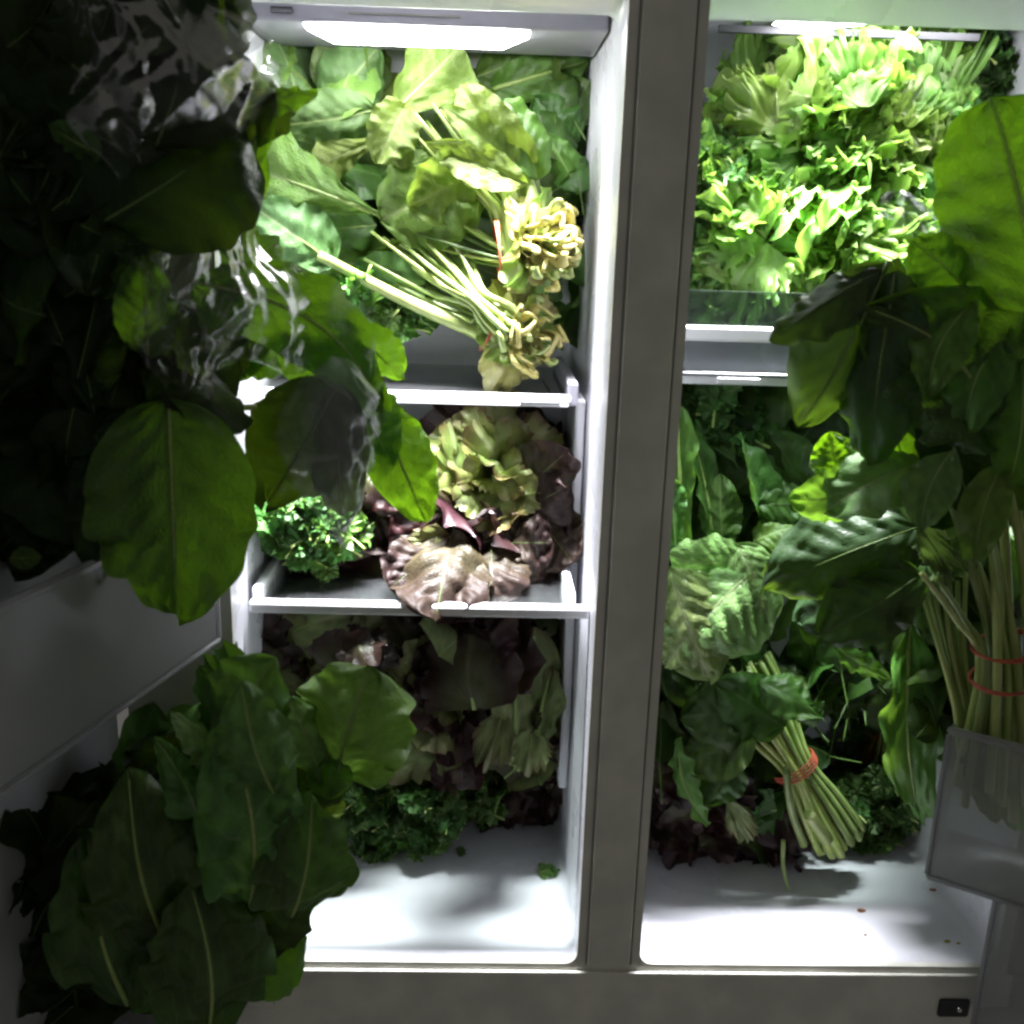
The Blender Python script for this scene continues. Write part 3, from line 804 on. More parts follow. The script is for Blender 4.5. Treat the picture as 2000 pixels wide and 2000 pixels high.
P = at(1450, 742, .097); box('trim_clip', P.x - .03, P.x + .02, .0935, .0975, z0 - .004, z0 + .003, M['trim'], t, .001)
box('clear_front', XR0 + .004, XR1 - .004, .1065, .1095, z1 + .010, z1 + .050, M['smoke'], t, .0008)
box('tray_floor', XR0 + .004, XR1 - .004, .1125, .43, z0 - .002, z0 + .002, M['glass'], t, .0005)
# step in the side wall of the left compartment
box('wall_rail', -.0555, -.0425, .20, .43, .13, .69, M['liner'], fr, .004)
box('shelf_support', -.060, -.042, .30, .36, .06, .11, M['trim'], fr, .006)

# ------------------------------------------------------------------ greens
TC = (CAM - Vector((-.2, .2, .6))).normalized()     # towards the viewer, used for how heads lie


def stems(parent, ends, gather, tops, n, r, mats, seed, sp0, sp1, r1=None, name='stem'):
    """n stems running from cut ends through a gathered waist to the leaves; px triples"""
    rnd = random.Random(seed)
    E0, G, T0 = at(*ends), at(*gather), at(*tops)
    ax = (T0 - E0).normalized(); e1 = ax.cross(TC).normalized(); e2 = ax.cross(e1)
    for i in range(n):
        q = i * 2.39996; rr = math.sqrt((i + .5) / n)
        o = (e1 * math.cos(q) + e2 * math.sin(q) * .7) * rr
        a = E0 + o * sp0 + ax * rnd.uniform(-.01, .008)
        g = G + o * sp0 * .55
        b = T0 + o * sp1 + Vector((rnd.gauss(0, .004), rnd.gauss(0, .004), rnd.gauss(0, .004)))
        tube(name, [a, a.lerp(g, .5) + o * .002, g, g.lerp(b, .5) + o * sp1 * .1, b], r * rnd.uniform(.8, 1.2), (r1 or r * .6), M[rnd.choice(mats)], parent, 14, 7,
             .8, .05, seed + i)


def band(parent, c, ax, rx, ry, n=3, wob=.004, seed=0, pit=.0015, rr=.0014):
    """rubber band wound n times round a bundle"""
    rnd = random.Random(seed)
    ax = ax.normalized(); e1 = ax.cross(TC).normalized(); e2 = e1.cross(ax)
    pts = []
    N = 22 * n
    ph = [rnd.uniform(0, 6.28) for _ in range(3)]
    for i in range(N + 1):
        q = 2 * math.pi * i / 22
        k = i / N
        pts.append(c + e1 * math.cos(q) * rx * (1 + .03 * math.sin(3 * q + ph[0])) + e2 * math.sin(q) * ry + ax * ((k - .5) * pit * n * 1.6 + wob * math.sin(q * .9 + ph[1])))
    V, F = tube_np(pts, [rr] * len(pts), 6)
    return link('rubber_band', from_np('rubber_band', V, F), parent, M['band'])


def rootend(parent, c, ax, R, n, seed, mats=('root', 'shank')):
    rosette(parent, 'lettuce', ['rootleaf', 'rootleaf', 'endive_lt'], c - ax.normalized() * R * .5, ax, 22, R * .7, R * 1.35, 5, 95, seed + 500, R * .2)
    n = int(n * .6)
    """cut end of a bunch: short curling pale butts packed round the axis"""
    rnd = random.Random(seed); ax = ax.normalized(); e1 = ax.orthogonal().normalized(); e2 = ax.cross(e1)
    for i in range(n):
        q = i * 2.39996 + rnd.uniform(-.2, .2); f = math.sqrt((i + .5) / n)
        o = e1 * math.cos(q) + e2 * math.sin(q)
        tg = -e1 * math.sin(q) + e2 * math.cos(q)
        b0 = c + o * R * .55 * f - ax * R * .9
        b1 = c + o * R * .85 * f - ax * R * .1
        b2 = c + o * R * (1.05 * f + .05) + ax * R * (.55 - .5 * f) + tg * R * rnd.uniform(-.2, .2)
        b3 = c + o * R * (1.0 * f - .15 + rnd.uniform(-.1, .25)) + ax * R * (.75 - .75 * f) + tg * R * rnd.uniform(-.5, .5)
        tube('stem_butt', [b0, b1, b2, b3], R * rnd.uniform(.10, .2), R * rnd.uniform(.04, .15), M[rnd.choice(mats)], parent, 12, 8, rnd.uniform(.35, .7), .08, seed + i)


# ---- left compartment, upper shelf: two bunches of mustard greens and one of spinach
g = thing('mustard_greens', 'upper bunch of pale green mustard leaves with white cut root end and orange band', 'greens', tuple(at(1000, 480, .22)), 'bunches on the upper left shelf')
H(g, (745, 420, .22), (470, 318, .22), 205, 'mustard', shape='spat', bend=.35, rip=.05, tooth=.10, rf=5, cup=.1, blister=.012, rib=.022)
H(g, (735, 440, .25), (555, 455, .24), 120, 'mustard_dull', shape='ovate', bend=.5, rip=.03, tooth=.06)
H(g, (730, 215, .27), (545, 245, .25), 105, 'mustard_dull', shape='ovate', bend=.6, tooth=.05, roll=-15)
H(g, (745, 265, .26), (615, 330, .24), 95, 'mustard', shape='spat', bend=.5, tooth=.09, rip=.04)
H(g, (940, 345, .215), (745, 430, .21), 190, 'mustard', shape='round', bend=.7, tooth=.05, rip=.05, cup=.2, roll=10, rib=.02)
H(g, (930, 330, .21), (800, 400, .20), 140, 'mustard', shape='ovate', bend=.9, tooth=.04, roll=-20, fold=.3)
H(g, (740, 250, .25), (905, 85, .27), 200, 'mustard', shape='spat', bend=.4, tooth=.10, rip=.05, rib=.024)
H(g, (790, 210, .22), (735, 320, .19), 100, 'mustard', shape='ovate', bend=.6, fold=.5, tooth=.08, rip=.05, seed=77)
H(g, (770, 200, .24), (790, 330, .20), 90, 'mustard', shape='ovate', bend=.4, roll=25, tooth=.05)
H(g, (655, 190, .33), (500, 70, .33), 150, 'mustard_dull', shape='round', bend=.5)
H(g, (620, 170, .30), (700, 85, .31), 110, 'mustard_dull', shape='ovate', bend=.6, roll=20)
H(g, (640, 210, .29), (740, 90, .30), 130, 'mustard_dull', shape='ovate', bend=.8)
H(g, (1035, 345, .21), (900, 165, .21), 120, 'mustard', shape='ovate', bend=.8, fold=.5, rip=.04, roll=-15)
H(g, (1050, 350, .20), (985, 195, .22), 90, 'spinach_lt', shape='ovate', bend=.7, roll=25, fold=.4)
H(g, (1030, 360, .18), (830, 280, .19), 80, 'mustard', shape='lance', bend=.5, fold=.6)
H(g, (1020, 340, .19), (860, 205, .2), 70, 'mustard', shape='lance', bend=.4, fold=.7, roll=20)
stems(g, (1030, 465, .20), (960, 380, .20), (840, 215, .24), 10, .0045, ['shank', 'stem', 'rib_pale'], 3, .026, .055)
stems(g, (1040, 470, .21), (985, 500, .19), (790, 420, .26), 12, .0035, ['stem', 'stem_dark', 'rib'], 4, .026, .05)
tube('stem', [at(890, 225, .23), at(985, 350, .20), at(1000, 450, .18), at(1020, 570, .19)], .004, .013, M['shank'], g, 18, 9, .7, .03, 5, rmid=.014)
tube('stem', [at(840, 280, .24), at(960, 390, .20), at(985, 470, .19), at(1005, 560, .19)], .004, .011, M['shank'], g, 18, 9, .7, .03, 6, rmid=.010)
tube('stem', [at(950, 230, .24), at(1030, 350, .21), at(1045, 440, .185), at(1060, 520, .19)], .004, .013, M['shank'], g, 18, 9, .7, .03, 7, rmid=.012)
for k in range(6):
    tube('stem', [at(860 + 34 * k, 215 + 8 * k, .25), at(975 + 14 * k, 355, .215), at(985 + 16 * k, 440, .20), at(1000 + 17 * k, 545, .20)], .003, .008, M[['shank', 'rib_pale'][k % 2]], g, 16, 8, .7, .05, 400 + k, rmid=.009)
rootend(g, at(1085, 480, .175), (RGT * .8 - UPV * .2 - FWD * .5), .050, 44, 11)
band(g, at(975, 490, .178), (at(1060, 470, .18) - at(900, 500, .18)), .035, .026, 3, seed=2)
fill(g, 'broad', ['mustard_dull', 'spinach_lt', 'spinach'], (800, 330), 290, 200, .30, .42, 46, .07, .14, 21, (-1, -.3), .7)
fill(g, 'broad', ['mustard', 'mustard_dull'], (660, 160), 190, 80, .28, .40, 14, .08, .13, 22, (-.3, -1), .6)

g = thing('mustard_greens', 'lower bunch of mustard greens with one long pale stem and curled cream root end', 'greens', tuple(at(1030, 650, .16)), 'bunches on the upper left shelf')
tube('stem', [at(950, 655, .19), at(800, 590, .20), at(622, 498, .19)], .0125, .0075, M['shank'], g, 18, 9, .8, .03, 8)
H(g, (655, 515, .205), (490, 400, .20), 140, 'mustard_dull', shape='ovate', bend=.7, tooth=.08, rip=.06)
stems(g, (1000, 650, .20), (950, 620, .20), (740, 480, .26), 16, .0042, ['rib_pale', 'stem', 'rib'], 9, .03, .07)
stems(g, (1000, 640, .17), (930, 580, .17), (830, 480, .24), 10, .0048, ['rib_pale', 'shank'], 10, .026, .05)
rootend(g, at(1035, 655, .18), (RGT * .45 - UPV * .25 - FWD * .8), .047, 42, 15, ('root', 'root', 'shank'))
for k in range(9):
    a_ = at(960 + k * 6, 600 + k * 11, .19); tube('stem', [a_ + RGT * .03, a_, a_ - RGT * (.025 + .004 * (k % 3)) - UPV * (.02 - .006 * k)], .007, .004, M['shank'], g, 10, 7, .7, .1, 40 + k)
band(g, at(958, 640, .19), (at(1030, 660, .19) - at(930, 610, .19)), .030, .02, 2, seed=4, rr=.0009)
fill(g, 'kale', ['kale_lt', 'kale', 'kale_lt'], (745, 590), 90, 55, .20, .28, 14, .05, .085, 23, (-1, .4), .8)
fill(g, 'broad', ['spinach_lt', 'spinach', 'mustard_dull'], (640, 540), 130, 90, .22, .36, 18, .07, .13, 24, (-1, 0), .7)
fill(g, 'spin', ['spinach', 'spinach_lt'], (860, 560), 130, 70, .26, .40, 16, .06, .11, 25, (-1, -.2), .7)

fill(g, 'broad', ['spinach', 'mustard_dull'], (1050, 590), 60, 60, .29, .38, 12, .06, .09, 28, (-.3, -1), .8)

g = thing('spinach', 'dark spinach leaves at the back of the upper left shelf behind the root ends', 'greens', tuple(at(1050, 400, .36)))
H(g, (960, 175, .36), (1150, 118, .36), 85, 'spinach_lt', shape='ovate', bend=.5, rib=.03, fold=.3)
H(g, (930, 150, .36), (1080, 95, .37), 90, 'spinach_lt', shape='ovate', bend=.6)
H(g, (1120, 290, .34), (1045, 190, .34), 110, 'spinach', shape='ovate', bend=.7)
H(g, (1135, 380, .31), (1068, 262, .31), 70, 'spinach_lt', shape='ovate', bend=.5)
H(g, (940, 250, .33), (910, 150, .33), 80, 'spinach_lt', shape='ovate', bend=.5)
H(g, (1140, 250, .34), (1110, 150, .35), 80, 'spinach', shape='round', bend=.7)
fill(g, 'spin', ['spinach', 'spinach_lt', 'spinach'], (1040, 230), 110, 170, .34, .43, 34, .06, .11, 26, (0, -1), .9)
fill(g, 'spin', ['spinach'], (1130, 520), 25, 190, .30, .42, 22, .05, .09, 27, (0, -1), .9)

# ---- left compartment, lower shelf
g = thing('curly_kale', 'small bunch of bright curly kale on the lower left shelf beside the wall', 'kale', tuple(at(600, 1090, .16)), 'curly kale')
fill(g, 'kale', ['kale', 'kale_lt', 'kale'], (600, 1035), 90, 68, .11, .17, 42, .045, .075, 31, (0, -1), 1.1, .7)
fill(g, 'kale', ['kale'], (620, 1000), 90, 80, .18, .28, 18, .06, .09, 32, (0, -1), 1.0)

g = thing('red_lettuce', 'red leaf lettuce with an open pale green heart on the lower left shelf', 'lettuce', tuple(at(950, 1000, .2)), 'red lettuces')
hc = at(965, 925, .25)
rosette(g, 'lettuce', ['red', 'red_dk', 'red'], hc, TC + UPV * .35 + RGT * .1, 22, .07, .13, 14, 95, 41, .02, ['red_heart'])
rosette(g, 'lettuce', ['red_heart'], hc + TC * .02, TC + UPV * .4 + RGT * .12, 11, .075, .105, 18, 58, 44, .012)
H(g, (905, 955, .20), (880, 830, .21), 120, 'red_heart', 'curl', spread=55, rip=.06, k=4, teeth=.03, bend=.5)
H(g, (965, 880, .20), (905, 800, .22), 110, 'red_heart', 'curl', spread=55, rip=.07, k=4, teeth=.03, bend=.6, roll=-20)
H(g, (960, 930, .18), (1060, 985, .165), 140, 'red_heart', 'curl', spread=60, rip=.06, k=4, teeth=.03, bend=-.5)
H(g, (950, 960, .18), (960, 1020, .15), 150, 'red_heart', 'curl', spread=62, rip=.05, k=4, teeth=.03, bend=-.6)
fill(g, 'lettuce', ['red_dk', 'red_dk', 'red'], (930, 960), 190, 90, .25, .36, 34, .08, .12, 42, (0, -1), 1.0)

g = thing('red_lettuce', 'purple brown red leaf lettuce spilling over the white shelf bar', 'lettuce', tuple(at(900, 1130, .1)), 'red lettuces')
H(g, (880, 1050, .15), (850, 1215, .035), 190, 'red_front', shape='round', rip=.07, rf=3, tooth=.05, wave=.10, puck=.05, blister=.015, cup=.35, rib=.008, nu=40, nv=28, bend=.9)
H(g, (870, 1060, .15), (760, 1150, .09), 130, 'red_front', shape='round', rip=.07, rf=3, tooth=.05, wave=.10, puck=.05, blister=.015, cup=.35, rib=.008, nu=40, nv=28, bend=.6)
H(g, (960, 1060, .165), (960, 1180, .09), 150, 'red_front', shape='round', rip=.07, rf=3, tooth=.05, wave=.10, puck=.05, blister=.015, cup=.35, rib=.008, nu=40, nv=28, bend=.8)
H(g, (900, 1090, .14), (905, 1195, .045), 110, 'red_front', shape='round', rip=.07, rf=3, tooth=.05, wave=.10, puck=.05, blister=.015, cup=.35, rib=.008, nu=40, nv=28, bend=.6, roll=20)
H(g, (1000, 1080, .18), (1110, 1010, .18), 170, 'red_front', shape='round', rip=.07, rf=3, tooth=.05, wave=.10, puck=.05, blister=.015, cup=.35, rib=.008, nu=40, nv=28, bend=-.5)
H(g, (980, 1060, .165), (1080, 1060, .15), 140, 'red_front', shape='round', rip=.07, rf=3, tooth=.05, wave=.10, puck=.05, blister=.015, cup=.35, rib=.008, nu=40, nv=28, bend=.7)
H(g, (900, 1070, .165), (860, 1005, .15), 130, 'red_front', shape='round', rip=.07, rf=3, tooth=.05, wave=.10, puck=.05, blister=.015, cup=.35, rib=.008, nu=40, nv=28, bend=-.9)
H(g, (890, 1050, .15), (800, 1080, .14), 120, 'greenred', 'curl', spread=60, rip=.07, k=4, teeth=.04, bend=.7)
H(g, (960, 1070, .165), (930, 1010, .14), 110, 'red_front', shape='round', rip=.07, rf=3, tooth=.05, wave=.10, puck=.05, blister=.015, cup=.35, rib=.008, nu=40, nv=28, bend=-.9)
for k, (x0, y0, x1, y1, w_) in enumerate(((1000, 1040, 1040, 1165, 150), (930, 1040, 800, 1140, 150), (1050, 1010, 1120, 1100, 130), (880, 1010, 760, 1060, 130),
                                          (990, 1010, 1110, 950, 130), (1020, 960, 1110, 880, 120), (760, 960, 700, 1070, 130), (720, 900, 790, 990, 120))):
    H(g, (x0, y0, .20), (x1, y1, .15), w_, ['red_front', 'red', 'red_front', 'red_dk'][k % 4], shape='round', rip=.07, rf=3, tooth=.05, wave=.10, puck=.05, cup=.4, rib=.008, nu=36, nv=24, bend=.75 - .4 * (k % 3), roll=20 * (k % 3 - 1))
fill(g, 'lettuce', ['red_front', 'red_dk', 'red'], (950, 1075), 130, 65, .19, .27, 15, .09, .13, 43, (0, 1), .7, .5)
fill(g, 'lettuce', ['red_dk'], (730, 1010), 70, 100, .22, .32, 22, .08, .14, 45, (0, -1), 1.0)

# ---- left compartment, on the floor under the lower shelf
g = thing('red_lettuce', 'pinkish green lettuce at the left under the shelf bar', 'lettuce', tuple(at(600, 1280, .2)), 'red lettuces')
rosette(g, 'lettuce', ['red', 'greenred', 'red'], at(640, 1290, .22), TC + RGT * .2 + UPV * .4, 26, .06, .13, 15, 100, 51)
fill(g, 'lettuce', ['greenred', 'red', 'red_dk'], (610, 1265), 120, 55, .15, .25, 24, .06, .10, 52, (0, -1), 1.1)
g = thing('red_lettuce', 'very dark red lettuce in the middle of the lower left compartment floor', 'lettuce', tuple(at(880, 1400, .22)), 'red lettuces')
rosette(g, 'lettuce', ['red_dk', 'red_dk', 'greenred'], at(880, 1370, .24), TC - RGT * .1 + UPV * .15, 32, .06, .14, 15, 100, 53)
fill(g, 'lettuce', ['red_dk', 'greenred', 'red'], (860, 1260), 150, 50, .2, .34, 24, .08, .13, 54, (0, -1), 1.0)
fill(g, 'lettuce', ['red_dk'], (760, 1340), 160, 130, .30, .42, 26, .10, .15, 50, (0, -1), 1.0)
g = thing('leaf_lettuce', 'pale green lettuce with broad white ribs against the right wall under the bar', 'lettuce', tuple(at(1040, 1400, .25)))
H(g, (1015, 1500, .22), (1045, 1225, .23), 130, 'greenred', shape='romaine', bend=.4, rip=.06, rib=.045, cup=.3)
H(g, (1000, 1490, .20), (1000, 1290, .19), 110, 'greenred', shape='romaine', bend=.5, rip=.07, rib=.04, roll=25)
H(g, (1040, 1500, .20), (1080, 1300, .22), 90, 'greenred', shape='romaine', bend=.5, rip=.06, rib=.04, roll=-25)
H(g, (985, 1380, .19), (950, 1500, .17), 110, 'greenred', 'curl', spread=60, rip=.09, k=5, bend=.6)
H(g, (1040, 1420, .19), (1030, 1510, .17), 120, 'greenred', 'curl', spread=64, rip=.1, k=5, bend=.6)
fill(g, 'lettuce', ['greenred', 'greenred', 'red'], (1040, 1370), 60, 130, .23, .34, 22, .07, .12, 55, (0, -1), .9)
g = thing('red_lettuce', 'small dark red lettuce in the back right corner of the left compartment floor', 'lettuce', tuple(at(1010, 1590, .32)), 'red lettuces')
fill(g, 'lettuce', ['red_dk', 'red_dk', 'red'], (1020, 1540), 70, 62, .27, .38, 34, .05, .09, 56, (0, 1), 1.1)
g = thing('parsley', 'curly parsley bunch lying on the white floor of the left compartment', 'parsley', tuple(at(790, 1680, .22)), 'parsley')
fill(g, 'kale', ['kale', 'kale_lt', 'kale'], (785, 1600), 120, 88, .19, .26, 80, .035, .06, 57, (0, -1), 1.3, .9)
fill(g, 'kale', ['kale', 'kale_lt'], (900, 1540), 85, 70, .24, .32, 44, .035, .06, 58, (0, -1), 1.3, .9)
fill(g, 'kale', ['kale'], (760, 1540), 130, 80, .27, .36, 30, .05, .08, 59, (0, -1), 1.2)

# ---- right compartment, upper tray: curly endive
g = thing('curly_endive', 'big bright yellow green curly endive filling the upper right tray', 'endive', tuple(at(1640, 400, .3)), 'curly heads in the tray')
ax = TC + UPV * .35
rosette(g, 'frisee', ['endive', 'endive_lt', 'endive'], at(1620, 330, .25), ax, 40, .09, .19, 8, 100, 61, .02, ['endive_lt'])
rosette(g, 'frisee', ['endive_lt', 'endive'], at(1720, 290, .24), ax + RGT * .2, 26, .07, .14, 8, 95, 62, .02, ['endive_lt'])
rosette(g, 'frisee', ['endive', 'endive_lt'], at(1540, 430, .23), ax - UPV * .3, 26, .07, .14, 8, 95, 63, .02, ['endive_lt'])
rosette(g, 'frisee', ['endive', 'endive_lt'], at(1750, 430, .24), ax, 24, .06, .13, 8, 95, 64, .02, ['endive_lt'])
fill(g, 'frisee', ['endive', 'endive', 'endive_lt'], (1630, 330), 260, 215, .19, .28, 60, .08, .12, 65, (0, -1), 1.0, .7)
fill(g, 'frisee', ['endive'], (1560, 500), 150, 80, .17, .24, 26, .07, .11, 66, (0, 1), 1.0, .7)
g = thing('curly_kale', 'dark green curly kale beside the centre post, left of the bright endive', 'kale', tuple(at(1410, 560, .2)), 'curly kale')
fill(g, 'kale', ['kale', 'kale_lt', 'kale_lt'], (1400, 440), 60, 180, .18, .28, 64, .05, .085, 67, (0, -1), 1.2, .8)
fill(g, 'kale', ['kale_lt', 'endive', 'kale'], (1420, 330), 80, 80, .28, .36, 24, .06, .10, 68, (0, -1), 1.1, .7)
fill(g, 'kale', ['kale', 'kale_lt'], (1560, 575), 150, 45, .16, .28, 34, .05, .08, 69, (0, 1), 1.1)
H(g, (1450, 190, .38), (1490, 75, .38), 90, 'kale', 'curl', spread=60, rip=.05, k=5, teeth=.2, tk=6, bend=.4)
g = thing('curly_endive', 'duller green endive heads at the back of the upper right tray under the lamp', 'endive', tuple(at(1700, 150, .4)), 'curly heads in the tray')
fill(g, 'frisee', ['endive', 'kale_lt'], (1660, 140), 170, 75, .30, .40, 40, .07, .11, 70, (0, -1), .9, .6)
H(g, (1810, 270, .26), (1890, 75, .27), 150, 'endive', 'curl', spread=60, rip=.05, k=5, teeth=.30, tk=7, bend=.4, nth=140)
H(g, (1780, 260, .27), (1745, 110, .29), 120, 'endive', 'curl', spread=70, rip=.07, k=6, teeth=.28, tk=8, bend=.5, nth=140)
H(g, (1590, 240, .27), (1560, 100, .30), 130, 'endive', 'curl', spread=70, rip=.08, k=6, teeth=.28, tk=8, bend=.5, nth=140)
H(g, (1680, 240, .27), (1670, 120, .30), 120, 'endive', 'curl', spread=70, rip=.08, k=6, teeth=.28, tk=8, bend=.5, nth=140)
fill(g, 'kale', ['kale', 'kale_lt'], (1900, 150), 70, 95, .30, .40, 24, .07, .10, 71, (0, -1), .9)
fill(g, 'frisee', ['endive', 'kale_lt'], (1850, 280), 110, 110, .20, .32, 30, .06, .10, 72, (0, -1), 1.0)

# ---- right compartment, lower space
g = thing('romaine', 'upright dark romaine leaves beside the post below the upper right tray', 'romaine', tuple(at(1400, 1080, .25)), 'romaine')
H(g, (1395, 1075, .20), (1345, 830, .22), 70, 'romaine', shape='romaine', bend=.4, cup=-.6, roll=35, rib=.03)
H(g, (1340, 1085, .19), (1325, 790, .22), 90, 'spinach_lt', shape='romaine', bend=.3, cup=-.3, roll=-20, rib=.03)
H(g, (1410, 1065, .19), (1405, 925, .20), 85, 'romaine', shape='ovate', bend=.4, blister=.02)
H(g, (1500, 1020, .18), (1445, 845, .20), 85, 'romaine', shape='lance', bend=.6, side=-.25, roll=45, fold=.4, cup=-.5)
H(g, (1580, 960, .22), (1500, 840, .23), 110, 'spinach', shape='ovate', bend=.8)
H(g, (1480, 985, .17), (1590, 985, .17), 90, 'spinach', shape='ovate', bend=.6)
H(g, (1470, 1060, .16), (1560, 1030, .16), 80, 'spinach_lt', shape='ovate', bend=1.0, up=.8)
H(g, (1320, 1080, .17), (1310, 930, .17), 60, 'romaine', shape='romaine', bend=.4, rip=.07)
fill(g, 'broad', ['spinach', 'collard_shaded', 'spinach'], (1450, 920), 150, 150, .24, .40, 40, .09, .15, 81, (0, -1), .8)
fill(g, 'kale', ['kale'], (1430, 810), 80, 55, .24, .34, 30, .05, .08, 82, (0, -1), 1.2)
fill(g, 'broad', ['collard_shaded'], (1620, 860), 140, 120, .26, .40, 26, .09, .15, 83, (0, -1), .9)
g = thing('butter_lettuce', 'pale crumpled butter lettuce beside the centre post, glossy and light green', 'lettuce', tuple(at(1400, 1200, .12)))
CR = dict(shape='round', nu=48, nv=34, puck=.06, wave=.075, blister=.02, tooth=.03, rip=.05, rib=.007, rf=3)
rosette(g, 'broad', ['butter'], at(1395, 1195, .17), TC - UPV * .1, 14, .06, .085, 40, 115, 84, .03)
H(g, (1490, 1095, .125), (1310, 1270, .105), 225, 'butter', bend=1.3, cup=.9, **CR)
H(g, (1440, 1065, .13), (1500, 1215, .11), 130, 'butter', bend=1.2, cup=.9, roll=-15, **CR)
H(g, (1310, 1110, .12), (1385, 1325, .10), 185, 'butter', bend=1.2, cup=.9, roll=10, **CR)
H(g, (1460, 1090, .14), (1305, 1085, .13), 90, 'butter', bend=1.0, cup=.6, roll=-35, **CR)
H(g, (1370, 1200, .11), (1300, 1300, .10), 130, 'butter', bend=1.1, cup=.8, **CR)
g = thing('spinach', 'banded spinach bunch lying with its pale cut stems towards the front', 'spinach', tuple(at(1560, 1500, .15)), 'banded spinach')
stems(g, (1640, 1640, .17), (1555, 1495, .16), (1440, 1310, .20), 30, .0068, ['stem', 'stem', 'rib', 'rib_pale'], 91, .040, .055, r1=.0045)
tube('stem', [at(1535, 1500, .13), at(1545, 1580, .14), at(1570, 1650, .16)], .005, .006, M['rib_pale'], g)
tube('stem', [at(1580, 1590, .12), at(1615, 1640, .13)], .009, .010, M['shank'], g)
band(g, at(1553, 1497, .155), (at(1640, 1640, .17) - at(1440, 1310, .20)), .032, .027, 4, seed=9, rr=.0012)
H(g, (1530, 1420, .13), (1400, 1330, .15), 130, 'spinach', shape='ovate', bend=.6)
H(g, (1500, 1390, .15), (1330, 1400, .16), 150, 'spinach', shape='ovate', bend=.8)
H(g, (1560, 1410, .12), (1610, 1370, .12), 60, 'spinach', shape='arrow', bend=.8, roll=30)
H(g, (1480, 1330, .14), (1600, 1400, .11), 90, 'spinach', shape='lance', bend=.8, roll=-20)
H(g, (1470, 1440, .13), (1330, 1500, .14), 110, 'spinach', shape='ovate', bend=.8, roll=15)
H(g, (1330, 1440, .14), (1385, 1610, .12), 70, 'spinach_lt', shape='lance', bend=.6, roll=50, side=.2)
H(g, (1440, 1480, .15), (1380, 1570, .13), 90, 'spinach', shape='ovate', bend=.9)
H(g, (1630, 1260, .13), (1745, 1330, .12), 55, 'spinach_lt', shape='lance', bend=.7, roll=30)
fill(g, 'spin', ['spinach', 'spinach', 'collard_shaded'], (1430, 1410), 150, 120, .18, .30, 60, .07, .12, 92, (-.6, -1), .8)
fill(g, 'spin', ['spinach', 'collard_shaded'], (1560, 1290), 130, 90, .20, .34, 26, .07, .12, 93, (0, -1), .9)
g = thing('spinach', 'far shaded bunch with yellow stems and orange bands at the back right', 'spinach', tuple(at(1720, 1480, .32)), 'banded spinach')
stems(g, (1712, 1490, .37), (1722, 1430, .37), (1725, 1340, .38), 12, .006, ['stem_yellow', 'stem', 'stem_yellow'], 94, .026, .03)
band(g, at(1722, 1428, .37), Z, .031, .025, 2, seed=5, rr=.0014); band(g, at(1724, 1390, .37), Z, .031, .025, 1, seed=6, rr=.0014)
fill(g, 'spin', ['collard_shaded', 'spinach'], (1730, 1290), 100, 80, .24, .36, 30, .08, .12, 95, (0, -1), .8)
g = thing('romaine', 'single long ribbed romaine leaf hanging beside the clear chard bin', 'romaine', tuple(at(1770, 1400, .1)), 'romaine')
H(g, (1775, 1205, .08), (1795, 1600, .11), 105, 'spinach_lt', shape='lance', bend=.7, side=.14, blister=.03, rip=.03, roll=-25, rib=.012, cup=-.3, puck=.06)
g = thing('parsley', 'dark curly parsley on the floor between the spinach stems and the right bin', 'parsley', tuple(at(1720, 1650, .25)), 'parsley')
fill(g, 'kale', ['kale', 'kale_lt', 'kale'], (1730, 1590), 85, 70, .22, .34, 64, .04, .065, 96, (0, -1), 1.3, .9)
fill(g, 'kale', ['kale'], (1640, 1500), 150, 110, .32, .42, 30, .06, .1, 97, (0, -1), 1.2)
g = thing('red_lettuce', 'dark purple lettuce on the right floor beside the foot of the centre post', 'lettuce', tuple(at(1370, 1650, .22)), 'red lettuces')
fill(g, 'lettuce', ['red_dk', 'red_dk', 'red'], (1350, 1585), 100, 95, .19, .30, 46, .06, .1, 98, (0, 1), 1.1)
fill(g, 'lettuce', ['red_dk', 'kale'], (1500, 1610), 90, 60, .22, .32, 26, .06, .1, 99, (0, 1), 1.1)
H(g, (1420, 1560, .18), (1465, 1640, .17), 80, 'greenred', 'curl', spread=60, rip=.08, k=5, bend=.6)
fill(g, 'lettuce', ['red_dk'], (1400, 1500), 160, 100, .32, .42, 22, .1, .14, 100, (0, -1), 1.0)

# ---- right door bin: big bunch of chard
g = thing('chard', 'large leafy chard bunch with two orange bands standing in the right door bin', 'chard', tuple(at(1930, 1450, -.05)))
H(g, (2025, 600, -.14), (1935, 190, -.12), 300, 'collard', shape='round', bend=.5, rip=.025, cup=.25, rib=.010, tooth=.01, nu=44, nv=28, side=.05)
H(g, (1935, 860, -.12), (1690, 600, -.10), 300, 'collard', shape='ovate', bend=.6, cup=.35, rip=.05, rib=.017, side=.30, nu=44, nv=28)
H(g, (1880, 560, -.11), (1780, 470, -.10), 130, 'collard', shape='ovate', bend=.9, roll=20)
H(g, (1735, 510, -.09), (1560, 835, -.06), 190, 'collard_gl', shape='ovate', bend=.9, cup=.6, rip=.05, fold=-.4, roll=-15, nu=36, nv=20)
H(g, (1720, 530, -.09), (1505, 668, -.07), 110, 'collard_gl', shape='ovate', bend=.6, fold=-.3, roll=25)
H(g, (1750, 530, -.10), (1700, 910, -.07), 170, 'collard_gl', shape='ovate', bend=.7, cup=.4, roll=10, nu=36, nv=20)
H(g, (1700, 700, -.08), (1775, 930, -.06), 135, 'collard', shape='ovate', bend=.6, cup=.3)
H(g, (1640, 940, -.04), (1620, 845, -.03), 95, 'collard', shape='ovate', bend=.5, tooth=.06)
